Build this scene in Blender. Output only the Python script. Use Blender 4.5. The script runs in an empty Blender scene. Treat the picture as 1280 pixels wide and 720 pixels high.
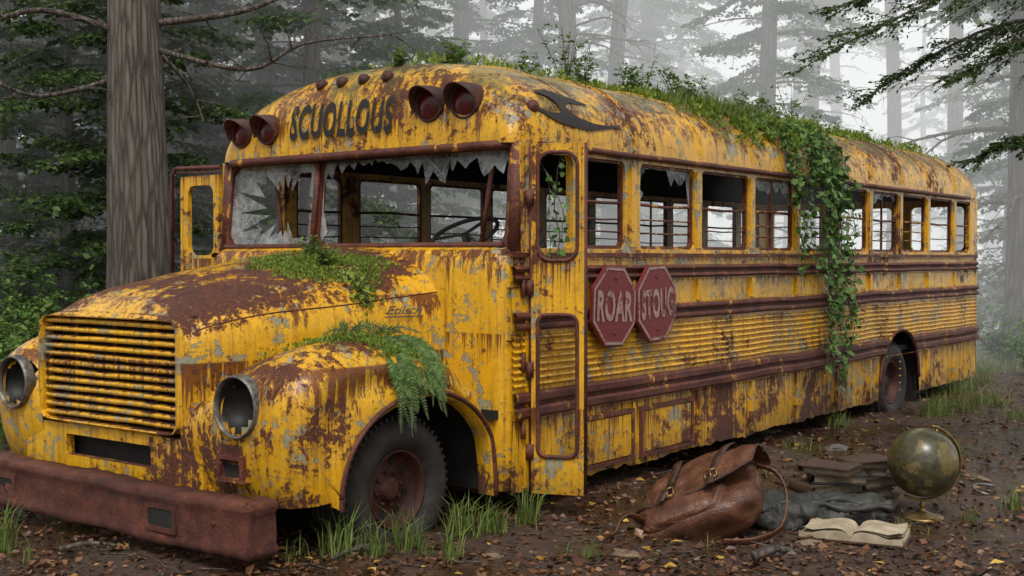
import bpy,bmesh,math,random
import numpy as np
from mathutils import Vector,Matrix,noise
random.seed(7); rng=np.random.default_rng(7)
S=bpy.context.scene; COL=S.collection
S.view_settings.view_transform='Standard'
try: S.view_settings.look='None'
except Exception: pass
S.view_settings.exposure=0
R=random.uniform
pi=math.pi
CX,CY=-7.17,-4.872
def PW(lat,dep): # lateral / depth metres along the clearing -> world
    return (CX+dep*.794+lat*.607, CY+dep*.607-lat*.794)
def nz(x,y,z=0.): return noise.noise(Vector((x,y,z)))
def gz(x,y):
    a=.03*nz(x*.7,y*.7)+.018*nz(x*2.3,y*2.3,3)+.010*nz(x*7,y*7,5)
    d=math.hypot(x,y)
    if d>25: a+= .5*nz(x*.05,y*.05,9)*min(1,(d-25)/30)
    return a-.01
def sp(v,e): return math.copysign(abs(v)**e,v)

# ------------------------------------------------------------ mesh builder
class MB:
    def __init__(s): s.v=[];s.f=[];s.m=[];s.s=[]
    def vs(s,pts):
        b=len(s.v); s.v.extend([tuple(p) for p in pts]); return list(range(b,b+len(pts)))
    def face(s,ids,m=0,sm=False): s.f.append(tuple(ids)); s.m.append(m); s.s.append(sm)
    def grid(s,rows,m=0,sm=True,closeu=False,mats=None):
        R_=[s.vs(r) for r in rows]
        for i in range(len(R_)-1):
            n=len(R_[i]); 
            for j in range(n if closeu else n-1):
                k=(j+1)%n
                s.face((R_[i][j],R_[i][k],R_[i+1][k],R_[i+1][j]),mats[i] if mats else m,sm)
        return R_
    def box(s,c,d,m=0,rot=None,T=None):
        hx,hy,hz=d[0]/2,d[1]/2,d[2]/2
        P=[Vector((x,y,z)) for z in(-hz,hz) for y in(-hy,hy) for x in(-hx,hx)]
        if rot is not None: P=[rot@p for p in P]
        P=[p+Vector(c) for p in P]
        i=s.vs(P)
        for q in((0,2,3,1),(4,5,7,6),(0,1,5,4),(2,6,7,3),(0,4,6,2),(1,3,7,5)): s.face([i[k] for k in q],m)
    def tube(s,pts,rad,n=8,m=0,cap=True,sm=True,flat=None):
        pts=[Vector(p) for p in pts]; rows=[]; prev=None
        for i,p in enumerate(pts):
            t=(pts[min(i+1,len(pts)-1)]-pts[max(i-1,0)]).normalized()
            if prev is None:
                a=Vector((0,0,1)) if abs(t.z)<.9 else Vector((1,0,0))
                u=t.cross(a).normalized()
            else:
                u=(prev-t*prev.dot(t)).normalized()
            prev=u; w=t.cross(u)
            r=rad[i] if hasattr(rad,'__len__') else rad
            fu,fw=(1,1) if flat is None else flat
            rows.append([p+u*math.cos(2*pi*k/n)*r*fu+w*math.sin(2*pi*k/n)*r*fw for k in range(n)])
        I=s.grid(rows,m,sm,True)
        if cap:
            s.face(list(reversed(I[0])),m); s.face(I[-1],m)
    def lathe(s,prof,o,ax,n=40,m=0,sm=True,mats=None):
        ax=Vector(ax).normalized(); a=Vector((0,0,1)) if abs(ax.z)<.9 else Vector((1,0,0))
        u=ax.cross(a).normalized(); w=ax.cross(u); o=Vector(o)
        rows=[[o+ax*h+(u*math.cos(2*pi*k/n)+w*math.sin(2*pi*k/n))*r for k in range(n)] for r,h in prof]
        s.grid(rows,m,sm,True,mats)
    def plate(s,T,o,h,r,th,m=0,k=5):
        u0,u1,v0,v1=o; a0,a1,b0,b1=h
        OC=[(u0,v0),(u1,v0),(u1,v1),(u0,v1)]
        HC=[(a0+r,b0+r,180),(a1-r,b0+r,270),(a1-r,b1-r,0),(a0+r,b1-r,90)]
        L=[]
        for d in(0,th):
            oi=s.vs([T(u,v,d) for u,v in OC]); arcs=[]
            for cx,cy,a in HC:
                arcs.append(s.vs([T(cx+r*math.cos(math.radians(a+90*i/k)),cy+r*math.sin(math.radians(a+90*i/k)),d) for i in range(k+1)]))
            for q in range(4):
                for i in range(k): s.face((oi[q],arcs[q][i+1],arcs[q][i]),m)
                q2=(q+1)%4
                s.face((oi[q],oi[q2],arcs[q2][0],arcs[q][-1]),m)
            L.append((oi,[x for a in arcs for x in a]))
        (oa,ha),(ob,hb)=L
        for A,B in((oa,ob),(ha,hb)):
            n=len(A)
            for i in range(n): s.face((A[i],A[(i+1)%n],B[(i+1)%n],B[i]),m)
    def build(s,name,mats,parent=None,label=None,local=False):
        me=bpy.data.meshes.new(name); me.from_pydata(s.v,[],s.f)
        me.polygons.foreach_set('material_index',s.m); me.polygons.foreach_set('use_smooth',s.s)
        for m in mats: me.materials.append(m)
        me.update()
        return mkobj(name,me,parent,label,local)
def mkobj(name,me,parent=None,label=None,local=False):
    o=bpy.data.objects.new(name,me); COL.objects.link(o)
    if parent is not None:
        o.parent=parent
        if not local: o.matrix_parent_inverse=Matrix.Translation(-parent.location)
    if label: o['label']=label
    return o
def empty(name,loc,label,cat,rot=(0,0,0),group=None,parent=None):
    e=bpy.data.objects.new(name,None); e.empty_display_size=.2; COL.objects.link(e)
    e.location=loc; e.rotation_euler=rot
    if parent is not None:
        e.parent=parent
        e.matrix_parent_inverse=Matrix.Translation(-parent.location)
    if label:e['label']=label
    if cat:e['category']=cat
    if group:e['group']=group
    return e
def tag(o,label,cat=None,kind=None,group=None):
    o['label']=label
    if cat:o['category']=cat
    if kind:o['kind']=kind
    if group:o['group']=group
    return o
# ------------------------------------------------------------ materials
class Mat:
    def __init__(s,name):
        s.m=bpy.data.materials.new(name); s.m.use_nodes=True; s.t=s.m.node_tree
        s.b=s.t.nodes['Principled BSDF']; s.out=s.t.nodes['Material Output']
        s.geo=s.n('ShaderNodeNewGeometry'); s.pos=s.geo.outputs['Position']
        s.tc=s.n('ShaderNodeTexCoord'); s.obj=s.tc.outputs['Object']
    def n(s,t,**k):
        x=s.t.nodes.new(t)
        for a,b in k.items(): setattr(x,a,b)
        return x
    def put(s,sock,v):
        if isinstance(v,bpy.types.NodeSocket): s.t.links.new(v,sock)
        elif v is not None:
            if sock.type=='RGBA' and len(v)==3: v=(*v,1)
            sock.default_value=v
    def math(s,op,a,b=None,c=None,clamp=False):
        x=s.n('ShaderNodeMath',operation=op,use_clamp=clamp)
        for i,v in enumerate((a,b,c)):
            if v is not None: s.put(x.inputs[i],v)
        return x.outputs[0]
    def noise(s,vec,scale,det=5,rough=.6,dist=0):
        x=s.n('ShaderNodeTexNoise'); s.put(x.inputs['Vector'],vec); x.inputs['Scale'].default_value=scale
        x.inputs['Detail'].default_value=det; x.inputs['Roughness'].default_value=rough; x.inputs['Distortion'].default_value=dist
        return x.outputs['Fac']
    def scale(s,vec,sc,off=(0,0,0)):
        x=s.n('ShaderNodeMapping'); s.put(x.inputs['Vector'],vec); x.inputs['Scale'].default_value=sc; x.inputs['Location'].default_value=off
        return x.outputs[0]
    def mr(s,v,a,b,c=0,d=1):
        x=s.n('ShaderNodeMapRange'); s.put(x.inputs[0],v)
        for i,q in enumerate((a,b,c,d)): s.put(x.inputs[i+1],q)
        return x.outputs[0]
    def mix(s,f,a,b,bt='MIX'):
        x=s.n('ShaderNodeMix',data_type='RGBA',blend_type=bt); s.put(x.inputs[0],f); s.put(x.inputs[6],a); s.put(x.inputs[7],b)
        return x.outputs[2]
    def ramp(s,f,st):
        x=s.n('ShaderNodeValToRGB'); s.put(x.inputs[0],f); e=x.color_ramp.elements
        while len(e)<len(st): e.new(.5)
        for i,(p,c) in enumerate(st): e[i].position=p; e[i].color=(*c,1)
        return x.outputs[0]
    def vor(s,vec,scale,feat='F1'):
        x=s.n('ShaderNodeTexVoronoi',feature=feat); s.put(x.inputs['Vector'],vec); x.inputs['Scale'].default_value=scale
        return x.outputs['Distance']
    def bump(s,h,st=.5,dist=.01):
        x=s.n('ShaderNodeBump'); s.put(x.inputs['Height'],h); x.inputs['Strength'].default_value=st; x.inputs['Distance'].default_value=dist
        s.put(s.b.inputs['Normal'],x.outputs[0])
    def fin(s,col,rough=.6,metal=0,spec=None):
        s.put(s.b.inputs['Base Color'],col); s.put(s.b.inputs['Roughness'],rough); s.put(s.b.inputs['Metallic'],metal)
        if spec is not None: s.b.inputs['Specular IOR Level'].default_value=spec
        return s.m
RUST=[(.27,(.012,.005,.004)),(.40,(.045,.013,.008)),(.50,(.11,.030,.013)),(.60,(.21,.060,.020)),(.74,(.38,.14,.04))]
def paint(name,bias=0.,drips=(),upb=.0,roof=False,yel=((.66,.315,.007),(.95,.535,.018)),dmax=.92):
    M=Mat(name); P=M.pos
    n0=M.noise(P,.75,4,.6,.5)
    n1=M.noise(P,2.1,9,.72,.5); n2=M.noise(P,9.5,9,.76,.4); n3=M.noise(P,42,6,.78)
    n4=M.noise(M.scale(P,(1,1,1),(7,3,1)),3.1,9,.70,.8)
    sx=M.n('ShaderNodeSeparateXYZ'); M.put(sx.inputs[0],P); z=sx.outputs[2]
    nx=M.n('ShaderNodeSeparateXYZ'); M.put(nx.inputs[0],M.geo.outputs['Normal']); up=M.mr(nx.outputs[2],.25,.95)
    base=M.mix(M.mr(n2,.3,.7),yel[0],yel[1])
    base=M.mix(M.mr(n4,.45,.72,0,.45),base,(.60,.39,.07))
    st=M.noise(M.scale(P,(21,21,.7)),1,8,.74)
    base=M.mix(M.mr(st,.50,.72,0,.85),base,(.20,.075,.012))
    dirt=M.noise(M.scale(P,(2.6,2.6,1.2),(1,5,2)),1,8,.7)
    base=M.mix(M.mr(dirt,.52,.74,0,.5),base,(.16,.10,.035))
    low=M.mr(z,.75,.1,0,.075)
    c=M.math('ADD',M.math('MULTIPLY',n1,.45),M.math('MULTIPLY',n2,.55))
    c=M.math('ADD',c,low); c=M.math('ADD',c,bias-.032)
    c=M.math('ADD',c,M.math('MULTIPLY',M.math('SUBTRACT',n0,.5),.44))
    c=M.math('ADD',c,M.math('MULTIPLY',up,upb))
    c=M.math('ADD',c,M.math('MULTIPLY',M.math('SUBTRACT',n3,.5),.28))
    c=M.math('ADD',c,M.math('MULTIPLY',M.math('SUBTRACT',st,.5),.28))
    p=M.math('ADD',M.math('MULTIPLY',n4,.55),M.math('MULTIPLY',M.noise(P,14,8,.76),.45))
    pm=M.mr(p,.547,.553)
    pc=M.mix(M.mr(n3,.35,.65),(.20,.22,.15),(.42,.43,.33))
    col=M.mix(M.math('MULTIPLY',pm,.94),base,pc)
    halo=M.mr(c,.49,.56)
    col=M.mix(M.math('MULTIPLY',halo,.6),col,(.38,.125,.010))
    chip=M.mr(c,.556,.562)
    spk=M.mr(M.math('ADD',M.math('MULTIPLY',n3,.7),M.math('MULTIPLY',n2,.3)),.59,.60)
    rust=M.ramp(M.math('ADD',M.math('MULTIPLY',n3,.65),M.math('MULTIPLY',n2,.35)),RUST)
    dn=M.noise(M.scale(P,(24,24,.18)),1,6,.80); dn2=M.noise(M.scale(P,(4,4,.3)),1,2,.5)
    dn=M.math('ADD',M.math('MULTIPLY',dn,.72),M.math('MULTIPLY',dn2,.28))
    tot=None
    for z0,slope,th in drips:
        d=M.math('SUBTRACT',z0,z)
        k=M.math('ADD',M.math('MULTIPLY',d,slope),th)
        q=M.mr(M.math('SUBTRACT',dn,k),-.003,.03)
        q=M.math('MULTIPLY',q,M.mr(d,0,.01))
        tot=q if tot is None else M.math('MAXIMUM',tot,q)
    if tot is not None:
        col=M.mix(M.math('MULTIPLY',tot,dmax),col,M.ramp(n3,[(.3,(.06,.014,.007)),(.5,(.14,.034,.010)),(.7,(.28,.08,.016))]))
    col=M.mix(M.math('MAXIMUM',chip,spk),col,rust)
    if roof:
        g=M.mr(M.math('ADD',M.math('MULTIPLY',up,.25),M.noise(M.scale(P,(3,3,1.2)),1.3,8,.66)),.60,.76)
        col=M.mix(M.math('MULTIPLY',g,.7),col,M.ramp(n3,[(.35,(.06,.065,.014)),(.65,(.18,.17,.045))]))
    col=M.mix(M.mr(n3,.38,.24,0,.65),col,(.03,.016,.008))
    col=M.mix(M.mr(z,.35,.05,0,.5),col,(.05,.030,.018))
    rough=M.mr(chip,0,1,.24,.62); rough=M.math('ADD',rough,M.mr(n2,.3,.7,-.08,.18))
    h=M.math('ADD',M.math('MULTIPLY',chip,-.55),M.math('MULTIPLY',M.math('MULTIPLY',n3,chip),1.6))
    h=M.math('ADD',h,M.math('MULTIPLY',n2,.35)); h=M.math('ADD',h,M.math('MULTIPLY',pm,-.3)); h=M.math('ADD',h,M.math('MULTIPLY',spk,-.3))
    M.bump(h,.9,.014)
    return M.fin(col,rough)
def rusty(name,dark=1.,yel=.0,b=.012,s1=5,s2=45):
    M=Mat(name); P=M.pos
    n=M.noise(P,s1,9,.74,.4); f=M.noise(P,s2,6,.78); st=M.noise(M.scale(P,(13,13,1)),1,6,.6)
    a=M.math('ADD',M.math('MULTIPLY',n,.5),M.math('MULTIPLY',f,.5))
    col=M.ramp(a,[(.34,tuple(c*dark for c in(.018,.007,.006))),(.45,tuple(c*dark for c in(.075,.019,.012))),(.54,tuple(c*dark for c in(.17,.044,.022))),(.66,tuple(c*dark for c in(.34,.13,.065)))])
    if yel: col=M.mix(M.mr(M.math('ADD',M.math('MULTIPLY',n,.6),M.math('MULTIPLY',st,.4)),.60-yel,.62-yel),col,(.55,.29,.02))
    M.bump(a,1.,b)
    return M.fin(col,M.mr(f,.3,.7,.34,.8))
def simple(name,c1,c2,scale=8,rough=.6,metal=0,bump=.4,dist=.008,det=6):
    M=Mat(name); n=M.noise(M.pos,scale,det,.65)
    M.bump(n,bump,dist)
    return M.fin(M.mix(M.mr(n,.3,.7),c1,c2),rough,metal)
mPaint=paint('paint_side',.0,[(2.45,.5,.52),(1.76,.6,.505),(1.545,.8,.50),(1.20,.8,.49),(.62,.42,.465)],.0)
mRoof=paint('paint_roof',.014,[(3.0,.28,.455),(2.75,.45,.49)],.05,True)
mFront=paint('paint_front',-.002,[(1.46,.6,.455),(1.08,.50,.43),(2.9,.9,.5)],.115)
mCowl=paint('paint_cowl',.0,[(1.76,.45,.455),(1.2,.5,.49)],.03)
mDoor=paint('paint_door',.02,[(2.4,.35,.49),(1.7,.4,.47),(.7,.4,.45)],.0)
mRail=rusty('rusted_rail',.85,.025)
mRust=rusty('heavy_rust',.85)
mRim=rusty('rim_rust',.5)
mRustY=rusty('rust_with_paint',1.,.07)
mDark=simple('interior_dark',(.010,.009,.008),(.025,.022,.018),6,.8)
mBlack=simple('black_paint',(.012,.011,.010),(.035,.025,.018),18,.6)
mLetter=Mat('letter_paint'); _n=mLetter.noise(mLetter.pos,24,7,.75)
mLetter=mLetter.fin(mLetter.mix(mLetter.mr(_n,.59,.62),(.012,.010,.009),(.25,.11,.02)),.55)
mTyre=simple('old_rubber',(.010,.010,.010),(.055,.044,.032),9,.75,0,.6,.02,8)
mChrome=simple('dull_chrome',(.05,.043,.034),(.30,.28,.24),20,.45,.6,.6,.01)
mBowl=simple('lamp_bowl',(.008,.008,.007),(.035,.03,.024),9,.5,.2)
mSeat=simple('seat_vinyl',(.02,.03,.025),(.06,.05,.035),8,.7)
mLens=simple('dark_red_lens',(.05,.005,.004),(.13,.014,.010),10,.22)
def glassmat(name,tint=(.42,.45,.43),f=.28):
    M=Mat(name); n=M.noise(M.pos,5,8,.75); v=M.vor(M.scale(M.pos,(6,6,6)),1.,'DISTANCE_TO_EDGE'); cr=M.mr(v,.014,.004)
    M.fin(M.mix(n,tint,(.74,.78,.76)),.08)
    tr=M.n('ShaderNodeBsdfTransparent'); mx=M.n('ShaderNodeMixShader')
    M.put(mx.inputs[0],M.math('MAXIMUM',M.mr(n,.35,.70,f-.2,f+.42),M.math('MULTIPLY',cr,.75))); M.t.links.new(tr.outputs[0],mx.inputs[1]); M.t.links.new(M.b.outputs[0],mx.inputs[2])
    M.t.links.new(mx.outputs[0],M.out.inputs['Surface']); return M.m
mGlass=glassmat('dirty_glass')
def leafmat(name,cols,rough=.55,tr=.25,sc=1.5):
    M=Mat(name); rn=M.geo.outputs['Random Per Island']; n=M.noise(M.pos,sc,4,.6)
    f=M.math('ADD',M.math('MULTIPLY',rn,.45),M.math('MULTIPLY',n,.55))
    k=len(cols); c=M.ramp(f,[(.22+.56*i/(k-1),cols[i]) for i in range(k)])
    M.fin(c,rough,0,.3)
    if tr:
        t=M.n('ShaderNodeBsdfTranslucent'); M.put(t.inputs[0],c); mx=M.n('ShaderNodeMixShader'); mx.inputs[0].default_value=tr
        M.t.links.new(M.b.outputs[0],mx.inputs[1]); M.t.links.new(t.outputs[0],mx.inputs[2]); M.t.links.new(mx.outputs[0],M.out.inputs['Surface'])
    return M.m
mConifer=leafmat('conifer_leaves',[(.025,.050,.014),(.050,.092,.024),(.080,.135,.034),(.13,.19,.055)],.55,.35)
mBroad=leafmat('shrub_leaves',[(.05,.09,.018),(.09,.17,.035),(.15,.25,.05),(.22,.32,.08)],.55,.35)
mMoss=leafmat('moss_leaves',[(.07,.11,.012),(.15,.22,.026),(.25,.34,.05),(.36,.44,.10)],.75,.3,6)
mIvy=leafmat('ivy_leaves',[(.03,.07,.015),(.065,.14,.030),(.12,.22,.048),(.20,.31,.085)],.4,.2,4)
mGrass=leafmat('grass_blades',[(.05,.08,.015),(.11,.17,.035),(.19,.26,.055),(.30,.34,.12)],.6,.3,2)
mLitter=leafmat('fallen_leaves',[(.022,.011,.007),(.07,.030,.015),(.15,.066,.030),(.29,.16,.075)],.34,0,3)
mYLeaf=leafmat('yellow_leaves',[(.28,.15,.025),(.45,.28,.04),(.60,.40,.08)],.5,0,3)
def barkmat():
    M=Mat('bark'); P=M.obj
    w=M.scale(P,(9,9,1.1)); n=M.noise(w,1,9,.7,.8); v=M.vor(M.scale(P,(14,14,1.3)),1.,'DISTANCE_TO_EDGE')
    f=M.noise(P,22,5,.7); h=M.math('ADD',M.math('MULTIPLY',n,1.1),M.mr(v,0,.25,0,.35))
    c=M.ramp(M.math('MULTIPLY',h,.9),[(.3,(.020,.015,.012)),(.58,(.095,.072,.056)),(.85,(.20,.165,.135))])
    c=M.mix(M.mr(f,.5,.75,0,.4),c,(.10,.11,.07))
    M.bump(h,1,.06); return M.fin(c,.85)
mBark=barkmat()
def groundmat():
    M=Mat('forest_floor'); P=M.pos
    a=M.noise(P,.5,6,.6); b=M.noise(P,5,9,.72); f=M.noise(P,34,6,.75)
    c=M.ramp(M.math('ADD',M.math('MULTIPLY',b,.5),M.math('MULTIPLY',f,.5)),[(.3,(.018,.010,.007)),(.48,(.065,.034,.020)),(.6,(.13,.070,.040)),(.75,(.22,.135,.08))])
    c=M.mix(M.mr(a,.5,.68,0,.3),c,(.06,.06,.02))
    wet=M.mr(M.noise(P,.9,5,.55),.45,.54)
    c=M.mix(M.math('MULTIPLY',wet,.45),c,(.030,.016,.011))
    M.bump(M.math('ADD',M.math('MULTIPLY',f,M.mr(wet,0,1,.8,.10)),M.math('MULTIPLY',b,M.mr(wet,0,1,.6,.35))),.9,.04)
    return M.fin(c,M.mr(wet,0,1,.7,.10))
mGround=groundmat()
# ------------------------------------------------------------ ground
def ground():
    n=240; rows=[]
    def w(u): return 9*u+190*u**5
    for j in range(n+1):
        rows.append([])
        for i in range(n+1):
            x=w(2*i/n-1)+.5; y=w(2*j/n-1)-.5
            rows[-1].append((x,y,gz(x,y)))
    b=MB(); b.grid(rows); o=b.build('ground',[mGround]); o['kind']='structure'; o['label']='muddy forest floor with leaf litter'; return o
ground()
# ------------------------------------------------------------ BUS
W=3.05; YC=W/2; A=W/2+.02; Z0=2.47; BB=.70; NE=2.5
bus=empty('school_bus',(3.3,YC,0),'abandoned rusty yellow school bus overgrown with moss and ivy','school bus')
XF0,XFL=-.08,.67; XR0,XRL=8.8,.6; PF=3.0
def roof_ab(x):
    if x<XF0:
        q=min(1,(XF0-x)/XFL); return A-.2*(1-(1-q**4)**.25),BB*(1-q**PF)**(1/PF)
    if x>XR0:
        q=min(1,(x-XR0)/XRL); return A-.12*(1-(1-q**3)**(1/3)),BB*(1-q**2.4)**(1/2.4)
    return A,BB
def roofp(x,t,off=0.):
    a,b=roof_ab(x)
    y=YC-a*sp(math.cos(t),2/NE); z=Z0+b*sp(math.sin(t),2/NE)
    if off:
        y+=-math.cos(t)*off; z+=math.sin(t)*off
    d=.009*nz(x*2.2,y*2,z*3)
    return Vector((x,y,z+d))
def cap_x(y,z):
    lo,hi=XF0-XFL,XF0
    for _ in range(30):
        x=(lo+hi)/2; a,b=roof_ab(x); q=abs((y-YC)/a)
        zz=Z0+(b*(1-q**NE)**(1/NE) if q<1 else 0)
        if zz<z: lo=x
        else: hi=x
    return (lo+hi)/2
def roof_t(z): return math.asin(min(1,max(0,(z-Z0)/BB))**(NE/2))
def roof():
    b=MB()
    xs=[XF0-XFL*(1-(i/24)**3)**(1/3) for i in range(24)]
    xs+=[XF0+(XR0-XF0)*i/70 for i in range(71)]
    xs+=[XR0+XRL*(1-(1-i/12)**2.4)**(1/2.4) for i in range(1,13)]
    T=[pi*i/64 for i in range(65)]
    rows=[[roofp(x,t) for t in T] for x in xs]
    b.grid(rows,0,True)
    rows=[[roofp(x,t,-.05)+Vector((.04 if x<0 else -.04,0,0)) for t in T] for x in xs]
    b.grid(rows,1,True)
    for x in(.70,1.73,2.71,3.67,4.65,5.54,6.46,7.39,8.36):
        for s0 in(-.035,.035):
            pts=[roofp(x+s0,t,.002) for t in T[1:-1]]
            b.tube(pts,.007,5,0,False)
    b.tube([roofp(-.06,t,.002) for t in T[1:-1]],.006,5,0,False)
    b.build('roof',[mRoof,mDark],bus,'moss stained yellow roof with rust streaks')
    g=MB()
    for yy in(0,1):
        pts=[Vector((x,(-.035 if yy==0 else W+.035),Z0-.005+.006*nz(x*3,yy))) for x in [XF0-.45+i*.2 for i in range(48)]]
        g.tube(pts,.022,8,0)
    pts=[]
    for i in range(41):
        y=.02+(W-.04)*i/40; pts.append(Vector((cap_x(min(max(y,.16),W-.16),Z0+.01)-.01+ (.28*max(0,(.22-min(y,W-y))/.22)**2),y,Z0-.012)))
    g.tube(pts,.03,8,0)
    g.build('rain_gutter',[mRail],bus)
roof()
WIN=[(-.58,-.09),(.05,.60),(.816,1.67),(1.79,2.65),(2.77,3.60),(3.73,4.58),(4.71,5.46),(5.60,6.38),(6.52,7.32),(7.45,8.29),(8.44,9.02)]
def arch(x):
    d=(x-6.45)/.62
    return .30+.58*math.sqrt(1-d*d) if abs(d)<1 else 0
def sideprof():
    P=[(.13,0,0),(.25,0,0),(.40,0,0),(.60,0,0)]
    def rail(a,b):
        m=(a+b)/2
        for z,o in((a,.0),(a+.004,.03),(a+.02,.042),(m-.03,.042),(m-.012,.03),(m-.008,.012),(m+.008,.012),(m+.012,.03),(m+.03,.042),(b-.02,.042),(b-.004,.03),(b,.0)): P.append((z,o,1))
    rail(.62,.80)
    for i in range(8):
        z=.825+i*.0455
        for dz,o in((0,0),(.008,.014),(.017,.02),(.028,.014),(.036,0)): P.append((z+dz,o,0))
    rail(1.21,1.335)
    P+= [(1.36,0,0),(1.52,0,0)]
    rail(1.54,1.645)
    P+= [(1.66,0,0),(1.70,0,0),(1.705,.025,1),(1.735,.025,1),(1.74,0,0)]
    return P
def shards(g,T,u0,u1,v0,v1,dep,sides=('t','l'),cov=.0,wmax=.16):
    def strip(fn,L):
        s=0; ph=R(0,99); d0=.01; n=0
        while s<L:
            w=min(R(.02,wmax),L-s)
            env=max(0,noise.noise(Vector((s*2.2+ph,ph,0)))*1.6+.35+cov)
            d1=dep*env*R(.35,1.1)+.006 if n%2==0 else dep*env*R(0,.45)+.004
            g.face(g.vs([fn(s,0),fn(s+w,0),fn(s+w,d1),fn(s+w*R(.35,.65),(d0+d1)/2*R(.85,1.2)),fn(s,d0)]),0)
            d0=d1; s+=w+1e-4; n+=1
    for sd in sides:
        if sd=='t': strip(lambda s,d:T(u0+s,v1-d),u1-u0)
        if sd=='b': strip(lambda s,d:T(u0+s,v0+d),u1-u0)
        if sd=='l': strip(lambda s,d:T(u0+d,v0+s),v1-v0)
        if sd=='r': strip(lambda s,d:T(u1-d,v0+s),v1-v0)
def wall(side):
    b=MB(); P=sideprof(); xs=[]; x=-.80
    while x<9.30: xs.append(x); x+=.05
    xs.append(9.30)
    def Y(o,x,z):
        d=.018*nz(x*1.3,z*2.2,side*7)+.008*nz(x*4,z*4,side*3)
        return (-o+d) if side==0 else (W+o-d)
    rows=[]
    for (z,o,m) in P:
        r=[]
        for x in xs:
            zb=max(arch(x),.13+.03*nz(x*1.7,4)+.03*nz(x*9,4))
            zz=max(z,zb) if z>.13 else zb
            r.append((x,Y(o,x,zz),zz+(.008*nz(x*1.5,7) if z>.6 else 0)))
        rows.append(r)
    mats=[1 if (P[i][2]==1 and P[i+1][2]==1) else 0 for i in range(len(P)-1)]
    b.grid(rows,0,False,False,mats)
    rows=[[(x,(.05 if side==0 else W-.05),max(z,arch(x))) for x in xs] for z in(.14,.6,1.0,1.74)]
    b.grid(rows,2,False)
    ar=[(6.45+.62*math.cos(a),.30+.58*math.sin(a)) for a in [pi*i/24 for i in range(25)]]
    b.tube([Vector((x,(-.012 if side==0 else W+.012),z)) for x,z in ar],.02,6,1)
    ya,yb=(.03,.75) if side==0 else (W-.03,W-.75)
    ww=[(7.12,0)]+[(6.45+.66*math.cos(a),.32+.60*math.sin(a)) for a in [pi*i/16 for i in range(17)]]+[(5.78,0)]
    b.grid([[(x,ya,z) for x,z in ww],[(x,yb,z) for x,z in ww]],2,False)
    b.box((6.45,yb,.47),(1.4,.02,.95),2)
    T=(lambda u,v,d:(u,.0+d,v)) if side==0 else (lambda u,v,d:(u,W-d,v))
    ed=[-.70]+[(WIN[i][1]+WIN[i+1][0])/2 for i in range(len(WIN)-1)]+[9.30]
    for i,(a,c) in enumerate(WIN):
        b.plate(T,(ed[i],ed[i+1],1.74,2.47),(a,c,1.765,2.42),.055,.06,0)
    sg=-1 if side==0 else 1; y0=0 if side==0 else W
    if side==0:
        for x in ed[2:-1]:
            b.box((x,y0-.004,2.09),(.085,.02,.62),0)
            for z0,z1 in((1.35,1.53),(.16,.61)):
                if abs(x-6.45)<.6 and z0<.8: continue
                b.box((x,y0+sg*.008,(z0+z1)/2),(.05,.03,z1-z0-.01),0)
        for (xa,xb) in((-.02,.70),(.80,1.62)):
            b.plate(lambda u,v,d:(u,-.03+d,v),(xa,xb,.17,.56),(xa+.03,xb-.03,.20,.53),.02,.03,1)
            b.box(((xa+xb)/2,-.008,.365),(xb-xa-.085,.03,.31),0)
        def rivet(x,z):
            c=[(x+.009*math.cos(k*pi/3),-.0065,z+.009*math.sin(k*pi/3)) for k in range(6)]
            i=b.vs(c); t=b.vs([(x,-.018,z)])[0]
            for k in range(6): b.face((i[k],i[(k+1)%6],t),0)
        for z in(1.685,1.35,.60,1.525):
            for k in range(118): rivet(-.6+k*.083,z)
        for x in ed[1:-1]:
            for z in(1.40,1.46,.2,.28,.36,.44,.52): rivet(x+.012,z); rivet(x-.012,z)
            for k in range(8): rivet(x,1.80+k*.08)
    b.build('side_panel',[mPaint,mRail,mDark],bus,'dented ribbed yellow side panel with rusted rub rails' if side==0 else None)
    for i,(a,c) in enumerate(WIN):
        if i==0: continue
        w=MB(); yy=.02
        TT=(lambda u,v,d:(u,yy+d,v)) if side==0 else (lambda u,v,d:(u,W-yy-d,v))
        w.plate(TT,(a-.01,c+.01,1.755,2.43),(a+.022,c-.022,1.79,2.40),.04,.035,0)
        for z in([2.11,1.99,1.89] if i%3 else [2.11,1.93]):
            sag=R(-.014,.014)
            w.tube([TT(a,z,.017),TT((a+c)/2,z+sag,.017),TT(c,z,.017)],.013 if z>2.05 else .007,6,0)
        if i in(4,7):
            w.box(TT((a+c)/2,2.1,.03),(.02,.02,.62),0)
        o=w.build('window',[mRail if i%2 else mRustY],bus,'rusted window frame with bars and broken panes')
        if side==0 and i in(2,4,7):
            g=MB(); shards(g,lambda u,v:TT(u,v,.02),a+.02,c-.02,2.12,2.40,.20,('t','l','r'),.1)
            g.build('broken_glass',[mGlass],o,None,True)
wall(0); wall(1)
def rear():
    b=MB(); T=lambda u,v,d:(9.36-d,u,v)
    for a,c in((.02,1.0),(1.0,2.05),(2.05,W-.02)):
        b.plate(T,(a,c,1.5,2.47),(a+.15,c-.12,1.8,2.38),.06,.05,0)
    b.box((9.33,YC,.82),(.06,W-.04,1.36),0)
    for y in(.02,W-.02): b.tube([(9.30,y+(.03 if y<1 else -.03),.14),(9.30,y+(.03 if y<1 else -.03),2.48)],.055,10,0)
    b.build('rear_panel',[mPaint],bus)
    f=MB(); f.box((4.2,YC,.66),(10.2,W-.14,.06),0)
    for y in(.9,2.15): f.box((3.3,y,.42),(11.3,.1,.2),0)
    for y in (.5,1.1,1.6,2.2): f.box((2.6,y,.56),(7,.06,.1),0)
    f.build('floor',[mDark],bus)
rear()
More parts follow.
